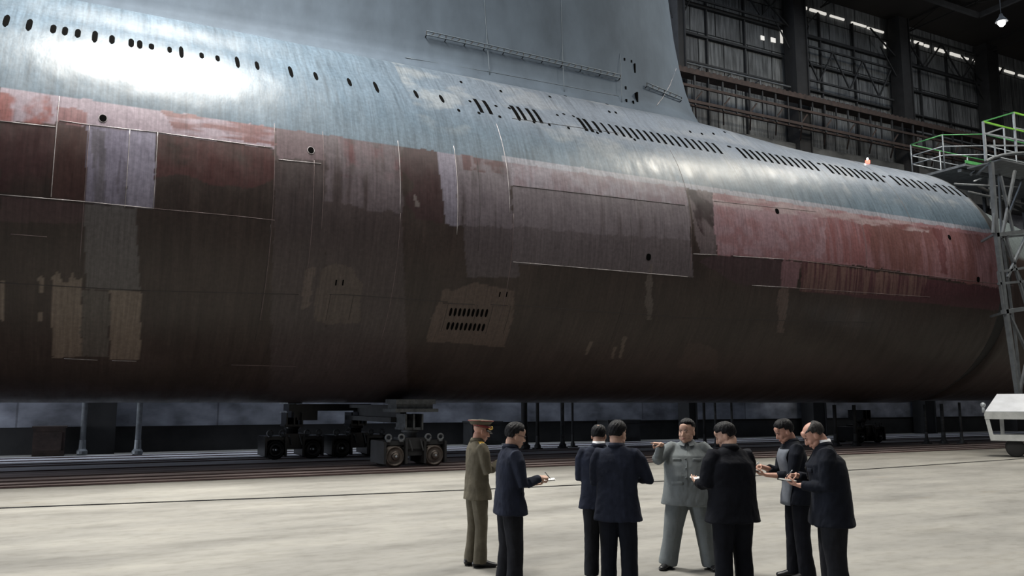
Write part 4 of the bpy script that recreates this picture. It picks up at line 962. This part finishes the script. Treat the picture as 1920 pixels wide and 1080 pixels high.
    t_ = MB(); t_.rings([(0, 0, .80, .165 * g, .118 * g), (0, 0, .90, .172 * g, .12 * g), (0, 0, 1.02, .16 * g, .11 * g)], 28)
    for sd, hip, kn, an, to in legs:
        lo = Vector((an.x, an.y - .005, .045)); gg = g ** .6 * c.get('leg', 1)
        t_.sweep([hip + Vector((0, 0, .02)), hip.lerp(kn, .35), kn, kn.lerp(lo, .5), lo.lerp(kn, .12), lo], [(.100 * gg, .108 * gg), (.098 * gg, .102 * gg), (.082 * gg, .082 * gg), (.078 * gg, .080 * gg), (.082 * gg, .088 * gg), (.078 * gg, .088 * gg)], 24, (True, False))
    tme = remeshed(t_, .0085, 3); displace(tme, .018, 8, int(px) + 9, stretch=(1, 1, .3)); displace(tme, .008, 22, int(px) + 3, stretch=(1, 1, .5))
    link('trousers', tme, M[tm], root, True)
    for sd, hip, kn, an, to in legs:
        R_ = rotz(-sd * to); o_ = Vector((an.x, an.y, 0))
        m = MB().sweep([(0, -.065, .047), (0, 0, .052), (0, .07, .045), (0, .13, .034), (0, .175, .028)], [(.036, .045), (.038, .055), (.044, .040), (.046, .029), (.038, .024)], 16, (True, True), ref=(0, 0, 1))
        m.map(lambda v: o_ + R_ @ Vector((v.x, v.y, max(v.z, .004))))
        sh = m.build('shoe', M['shoe'], root, True)
        MB().sweep([(0, -.07, .010), (0, .0, .010), (0, .08, .010), (0, .17, .010)], [(.040, .010), (.040, .010), (.049, .010), (.043, .010)], 16, (True, True), ref=(0, 0, 1)).map(lambda v: o_ + R_ @ v).build('sole', M['rubber'], sh, True)
    # collar
    cm = c.get('collar', jm); P = []
    cl = MB(); nn = 28; vs = []; fs = []
    for k in range(nn + 1):
        a = math.radians(-250 + 320 * k / nn) if not c.get('closed') else math.radians(-265 + 350 * k / nn)
        a += math.radians(0); cx, cy = math.cos(a), math.sin(a)
        dip = .012 * max(0, cy)
        for (rr, zz) in ((.071, 1.452), (.068, 1.500), (.073, 1.502), (.092, 1.458)):
            vs.append(B((cx * rr * 1.02, -.014 + cy * rr, zz - dip)))
    for k in range(nn):
        for q in range(4): fs.append((k * 4 + q, k * 4 + (q + 1) % 4, (k + 1) * 4 + (q + 1) % 4, (k + 1) * 4 + q))
    fs += [(3, 2, 1, 0), tuple(nn * 4 + q for q in range(4))]
    cl.add(vs, fs).build('collar', M[cm], jk, True)
    if c.get('spread'):
        for sx in (-1, 1):
            q = [B((sx * a, b_, z)) for a, b_, z in ((.012, .062, 1.478), (.070, .030, 1.492), (.085, .078 + bl * .1, 1.425), (.030, .105 + bl * .1, 1.415))]; w_ = Vector((0, .012, .006))
            MB().add(q + [p + w_ for p in q], [(0, 1, 2, 3), (4, 5, 6, 7), (0, 1, 5, 4), (1, 2, 6, 5), (2, 3, 7, 6), (3, 0, 4, 7)]).build('collar_point', M[cm], jk)
    def front_y(x, z):                                     # surface of the jacket front
        z_ = [hem, hem + .08, .98, 1.08, 1.20, 1.31, 1.38, 1.425, 1.455]; hw = [.215 * W_, .208 * W_, .197 * W_, .192 * W_, .2 * W_, .212 * W_ ** .5, .2, .165, .115]
        dd = [.150 * W_ + bl * .4, .145 * W_ + bl * .6, .135 * W_ + bl * .9, .130 * W_ + bl, .135 * W_ + bl * .5, .135 * W_, .118, .095, .078]; yc = [.01 + bl * .2, .01 + bl * .3, bl * .4, bl * .4, bl * .2, 0, -.005, -.01, -.015]
        a = np.interp(z, z_, hw); b_ = np.interp(z, z_, dd); y0 = np.interp(z, z_, yc); return y0 + b_ * (1 - min(abs(x) / a, 1) ** 2.3) ** (1 / 2.3)
    def strip(pts, r, name, m, back=False):
        P_ = [B((x, (front_y(x, z) + .001) if not back else -.0, z)) for x, z in pts]
        return MB().sweep(P_, [r] * len(P_), 6).build(name, M[m], jk, True)
    if c.get('details', True):
        strip([(0, 1.43 - .62 * k / 14 * (1.43 - hem) / .62) for k in range(15)], (.004), 'front_placket', c.get('seam', 'rubber'))
        for k in range(4):
            z = 1.38 - k * .105; y = front_y(0, z); MB().ball(B((.012, y + .004, z)), (.011, .006, .011)).build('button', M[c.get('button', 'rubber')], jk, True)
        for sx in (-1, 1):
            for z, hw_ in ((1.26, .05), (1.0, .07)):
                xs_ = [sx * (.115 - hw_ + 2 * hw_ * k / 6) for k in range(7)]
                fl = MB().sweep([B((x, front_y(x, z) + .0, z)) for x in xs_], [(.004, .020)] * 7, 8, ref=(0, 0, 1)); fl.build('pocket_flap', M[jm], jk, True)
    # epaulettes, cap, glasses, extras
    if c.get('cap'):
        cp = MB().rings([(0, .0, .0, .086, .106), (0, .0, .045, .090, .110)], 32).map(lambda v: hd(rotx(.06) @ (v + Vector((0, -.012, .040)))))
        ck = cp.build('cap', M['olive'], root, True)
        MB().rings([(0, 0, .0, .0875, .1075), (0, 0, .030, .090, .110), ], 32).map(lambda v: hd(rotx(.06) @ (v + Vector((0, -.012, .044))))).build('cap_band', M['capred'], ck, True)
        MB().rings([(0, -.005, .040, .092, .112), (0, .0, .066, .118, .138), (0, .0, .088, .135, .156), (0, 0, .097, .128, .148), (0, -.01, .101, .08, .09)], 36).map(lambda v: hd(rotx(.26) @ (v + Vector((0, -.014, .036))))).build('cap_crown', M['olive'], ck, True)
        P_ = [hd(rotx(.26) @ Vector((.136 * math.cos(t), -.014 + .157 * math.sin(t), .124))) for t in np.linspace(0, 2 * math.pi, 33)]
        MB().sweep(P_, [.0045] * 33, 6).build('cap_piping', M['capred'], ck, True)
        vz = MB(); vs = []; fs = []
        for k in range(13):
            a = math.radians(20 + 140 * k / 12)
            for rr, z in ((.100, .040), (.150 if 3 < k < 9 else .135, .012), (.150 if 3 < k < 9 else .135, .006), (.100, .034)): vs.append(hd((math.cos(a) * rr * .86, -.010 + math.sin(a) * rr, z)))
        for k in range(12):
            for q in range(4): fs.append((k * 4 + q, k * 4 + (q + 1) % 4, (k + 1) * 4 + (q + 1) % 4, (k + 1) * 4 + q))
        vz.add(vs, fs + [(3, 2, 1, 0), (48, 49, 50, 51)]).build('visor', M['shoe'], ck, True)
        MB().ball(hd((0, .108, .072)), (.020, .020, .022)).build('cap_badge', M['gold'], ck, True)
        MB().sweep([hd((.085 * math.cos(t), -.004 + .110 * math.sin(t), .050)) for t in np.linspace(.5, math.pi - .5, 12)], [.006] * 12, 6).build('cap_braid', M['gold'], ck, True)
    if c.get('epaulette'):
        for sx in (-1, 1):
            MB().sweep([B((sx * .085, -.01, 1.462)), B((sx * .15, -.01, 1.450)), B((sx * .205, -.01, 1.425))], [(.032, .006)] * 3, 8, ref=(0, 0, 1)).build('epaulette', M['gold'], jk, True)
    if c.get('glasses'):
        gl = MB()
        for sx in (-1, 1):
            gl.sweep([hd((sx * .031 + .021 * math.cos(t), .098, .005 + .015 * math.sin(t))) for t in np.linspace(0, 2 * math.pi, 15)], [.0022] * 15, 5)
            gl.sweep([hd((sx * .052, .096, .009)), hd((sx * .078, .05, .010)), hd((sx * .082, -.005, .006))], [.002] * 3, 5)
        gl.sweep([hd((-.010, .100, .008)), hd((.010, .100, .008))], [.002] * 2, 5).build('glasses', M['glass'], root)
    if c.get('shirt'):
        vs = []; fs = []
        for k in range(25):
            a = math.radians(-270 + 360 * k / 24); cx, cy = math.cos(a), math.sin(a)
            for rr, zz in ((.068, 1.46), (.064, 1.520), (.068, 1.522), (.076, 1.47)): vs.append(B((cx * rr, -.018 + cy * rr, zz)))
        for k in range(24):
            for q in range(4): fs.append((k * 4 + q, k * 4 + (q + 1) % 4, (k + 1) * 4 + (q + 1) % 4, (k + 1) * 4 + q))
        MB().add(vs, fs).build('shirt_collar', M['shirt'], root, True)
    if c.get('front_panel'):                                # grey panel laid over the jacket front
        m = MB(); vs = []; fs = []; K = 14
        for k in range(K + 1):
            z = 1.40 - (1.40 - hem + .01) * k / K
            for x in (-.15, -.11, -.06, -.0, .06, .11, .15):
                vs.append(B((x * 1.1, front_y(x * 1.1, z) + .017, z)))
        for k in range(K):
            for q in range(6): fs.append((k * 7 + q, k * 7 + q + 1, (k + 1) * 7 + q + 1, (k + 1) * 7 + q))
        o_ = m.add(vs, fs).build('front_panel', M[c['front_panel']], jk, True); sd_ = o_.modifiers.new('t', 'SOLIDIFY'); sd_.thickness = .006
    if c.get('back_seam', False):
        P_ = [B((0, -(float(np.interp(z, [hem, .98, 1.08, 1.2, 1.31, 1.38], [.15 * W_ - .01, .135 * W_, .13 * W_, .135 * W_, .135 * W_, .123]))) - .002 + bl * .5 * (1.31 - z > 0) * 0, z)) for z in np.linspace(hem + .01, 1.38, 14)]
        MB().sweep(P_, [.0035] * 14, 5).build('back_seam', M[c.get('seam', 'rubber')], jk, True)
    # ---- things held
    def world(v): return MW @ Vector(v)
    nb = c.get('notebook')
    if nb:
        ctr, dirx, up_, lab, cov = nb; ctr = Vector(ctr); dx = Vector(dirx).normalized(); n_ = (Vector(up_) - dx * Vector(up_).dot(dx)).normalized(); dy = n_.cross(dx)
        def T(a, b2, c2): return MW @ (ctr + dx * a + dy * b2 + n_ * c2) 
        o = rootat('notebook', world(ctr), lab, 'notebook'); Rm = Matrix((dx, dy, n_)).transposed()
        def bx(lo, hi, nm, mt):
            m = MB().box(lo, hi); m.v = [tuple(T(*v)) for v in m.v]; m.build(nm, M[mt], o)
        bx((-.078, -.052, -.006), (.078, .052, -.002), 'cover', cov); bx((-.074, -.049, -.002), (.074, .049, .006), 'pages', 'paper')
    pen = c.get('pen')
    if pen:
        a, b2, lab = pen; o = rootat('pen', world(a), lab, 'pen'); A_, B_ = world(a), world(b2)
        MB().sweep([A_, A_.lerp(B_, .12), B_], [.0015, .0045, .0045], 8).build('barrel', M['pen'], o, True)
        MB().sweep([A_.lerp(B_, .7), B_, A_.lerp(B_, 1.03)], [.0055, .0055, .004], 8).build('cap', M['galv'], o, True)
    return root
# usual note-taking arms (person's own frame: x right, y ahead, z up)
def notes(z=1.13, y=.33, xr=.10, xl=-.10, rd=(-.55, .75, .05), ld=(.55, .8, .12)):
    return ({'w': (xr, y - .03, z + .055), 'd': rd, 'n': (-.45, .1, -.9), 'curl': (.7, .75, .85, .95, 1.0), 'pole': (.38, -.6, -.7)},
            {'w': (xl, y - .04, z - .02), 'd': ld, 'n': (.2, -.2, .95), 'curl': (.5, .30, .32, .34, .36), 'pole': (-.38, -.6, -.7)})
def notekit(z, y, lab1, lab2, cov='cover', dx=(.25, 1, .1), up=(0, -.35, 1)):
    c_ = Vector((-.035, y + .06, z + .022)); return {'notebook': (tuple(c_), dx, up, lab1, cov), 'pen': (tuple(c_ + Vector((.03, .02, .012))), tuple(c_ + Vector((.055, -.05, .085))), lab2)}
def P_(label, px, py, th, H, **k): return person(label, px, py, th, H, k)
r_, l_ = notes(1.17, .30)
P_('man in olive uniform and red banded peaked cap standing leftmost, writing', 893, 1062, 22, 1.72, jacket='olive', trousers='olive', cap=True, epaulette=True, head=(-4, .30), lean=.03, armR=r_, armL=l_, hem=.78, skin='skin2', girth=.93, closed=True,
   button='gold', feet=((.09, .02, .25), (-.09, -.03, .2)), hair='flat', shoulder=.18, **notekit(1.17, .30, 'small notebook held up by the man in olive uniform', 'pen in the hand of the man in olive uniform'))
r_, l_ = notes(1.10, .34)
P_('man in dark blue suit and glasses holding a white notebook, right of the uniformed man', 955, 1116, 17, 1.72, jacket='navy', trousers='charcoal', head=(-2, .22), lean=.05, armR=r_, armL=l_, glasses=True, hair='short', closed=True,
   feet=((.10, .03, .15), (-.10, -.03, .15)), **notekit(1.10, .37, 'open white notebook held by the bespectacled man in dark blue suit', 'pen in the hand of the bespectacled man in dark blue suit', 'paper'))
r_, l_ = notes(1.14, .30)
P_('man in navy suit with thinning crown, seen from behind, half hidden by his neighbour', 1126, 1088, 80, 1.69, jacket='navy', trousers='charcoal', head=(-10, .22), lean=.05, armR=r_, armL=l_, hair='crown', shirt=True, hem=.78,
   feet=((.10, 0, .15), (-.10, .03, .15)), shoulder=.18, **notekit(1.14, .30, 'notebook held in front of the half hidden man in navy suit', 'pen of the half hidden man in navy suit'))
r_, l_ = notes(1.13, .29)
P_('man in navy suit seen from behind, head turned right, his right elbow out', 1161, 1122, 72, 1.74, jacket='navy', trousers='navy2', head=(-22, .18), lean=.04, armR=dict(r_, pole=(.75, -.3, -.75)), armL=l_, hair='short', hem=.74,
   feet=((.11, 0, .15), (-.11, .02, .15)), girth=1.02, **notekit(1.13, .29, 'notebook held in front of the man in navy with his elbow out', 'pen of the man in navy with his elbow out'))
P_('stout man in grey-green buttoned suit facing us and pointing with raised right arm', 1295, 1066, 256, 1.71, jacket='leader', trousers='leader', collar='leader_collar', head=(-22, .04), lean=-.02, girth=1.38, belly=.06, hem=.74, leg=1.12, headsize=1.13,
   armR={'w': (.28, .40, 1.455), 'd': (.88, .48, .14), 'n': (0, 0, -1), 'curl': (.5, .04, .9, 1.0, 1.05), 'pole': (.6, 0, -1), 'sleeve': .93},
   armL={'w': (-.25, .12, .98), 'd': (.35, .75, -.35), 'n': (.8, 0, -.3), 'curl': (.4, .5, .6, .7, .7), 'pole': (-.8, -.5, .1)}, hair='flat', closed=True, spread=True, skin='skin', feet=((.26, .06, .35), (-.24, -.02, .30)), seam='leader', button='leader')
r_, l_ = notes(1.13, .30)
P_('man in near black suit seen from behind, head bowed left over his notes', 1380, 1128, 108, 1.735, jacket='blacksuit', trousers='blacksuit', head=(52, .42), lean=.05, armR=r_, armL=dict(l_, w=(-.22, .28, 1.11), d=(.3, .9, .1), pole=(-.35, -.7, -.7)), hair='short', hem=.75, girth=1.20,
   feet=((.11, 0, .15), (-.11, .02, .15)), shoulder=.20, notebook=((-.17, .37, 1.14), (.2, 1, .1), (0, -.3, 1), 'white notebook held by the bowed man in near black suit', 'paper'), pen=((-.13, .37, 1.16), (-.07, .32, 1.27), 'pen of the bowed man in near black suit'))
r_, l_ = notes(1.13, .40)
P_('man leaning forward in dark jacket with grey front, bare forearms, writing', 1504, 1086, 178, 1.75, jacket='navy2', trousers='blacksuit', head=(8, .42), lean=.12, armR=dict(r_, sleeve=.35), armL=dict(l_, sleeve=.35), hair='short', hem=.80, front_panel='greycloth',
   feet=((.09, .05, .1), (-.09, -.03, .1)), skin='skin2', **notekit(1.13, .40, 'dark notebook held by the leaning man with bare forearms', 'pen of the leaning man with bare forearms'))
r_, l_ = notes(1.12, .33)
P_('balding man in black suit with white shirt collar, rightmost, head bowed over notebook', 1570, 1138, 166, 1.77, jacket='navy2', trousers='charcoal', head=(6, .62), lean=.12, armR=r_, armL=l_, hair='balding', haircol='hairgrey', shirt=True, hem=.74, girth=1.26,
   feet=((.10, .02, .1), (-.10, -.03, .1)), shoulder=.195, skin='skin2', **notekit(1.12, .33, 'white notebook held by the balding rightmost man', 'pen of the balding rightmost man', 'paper'))
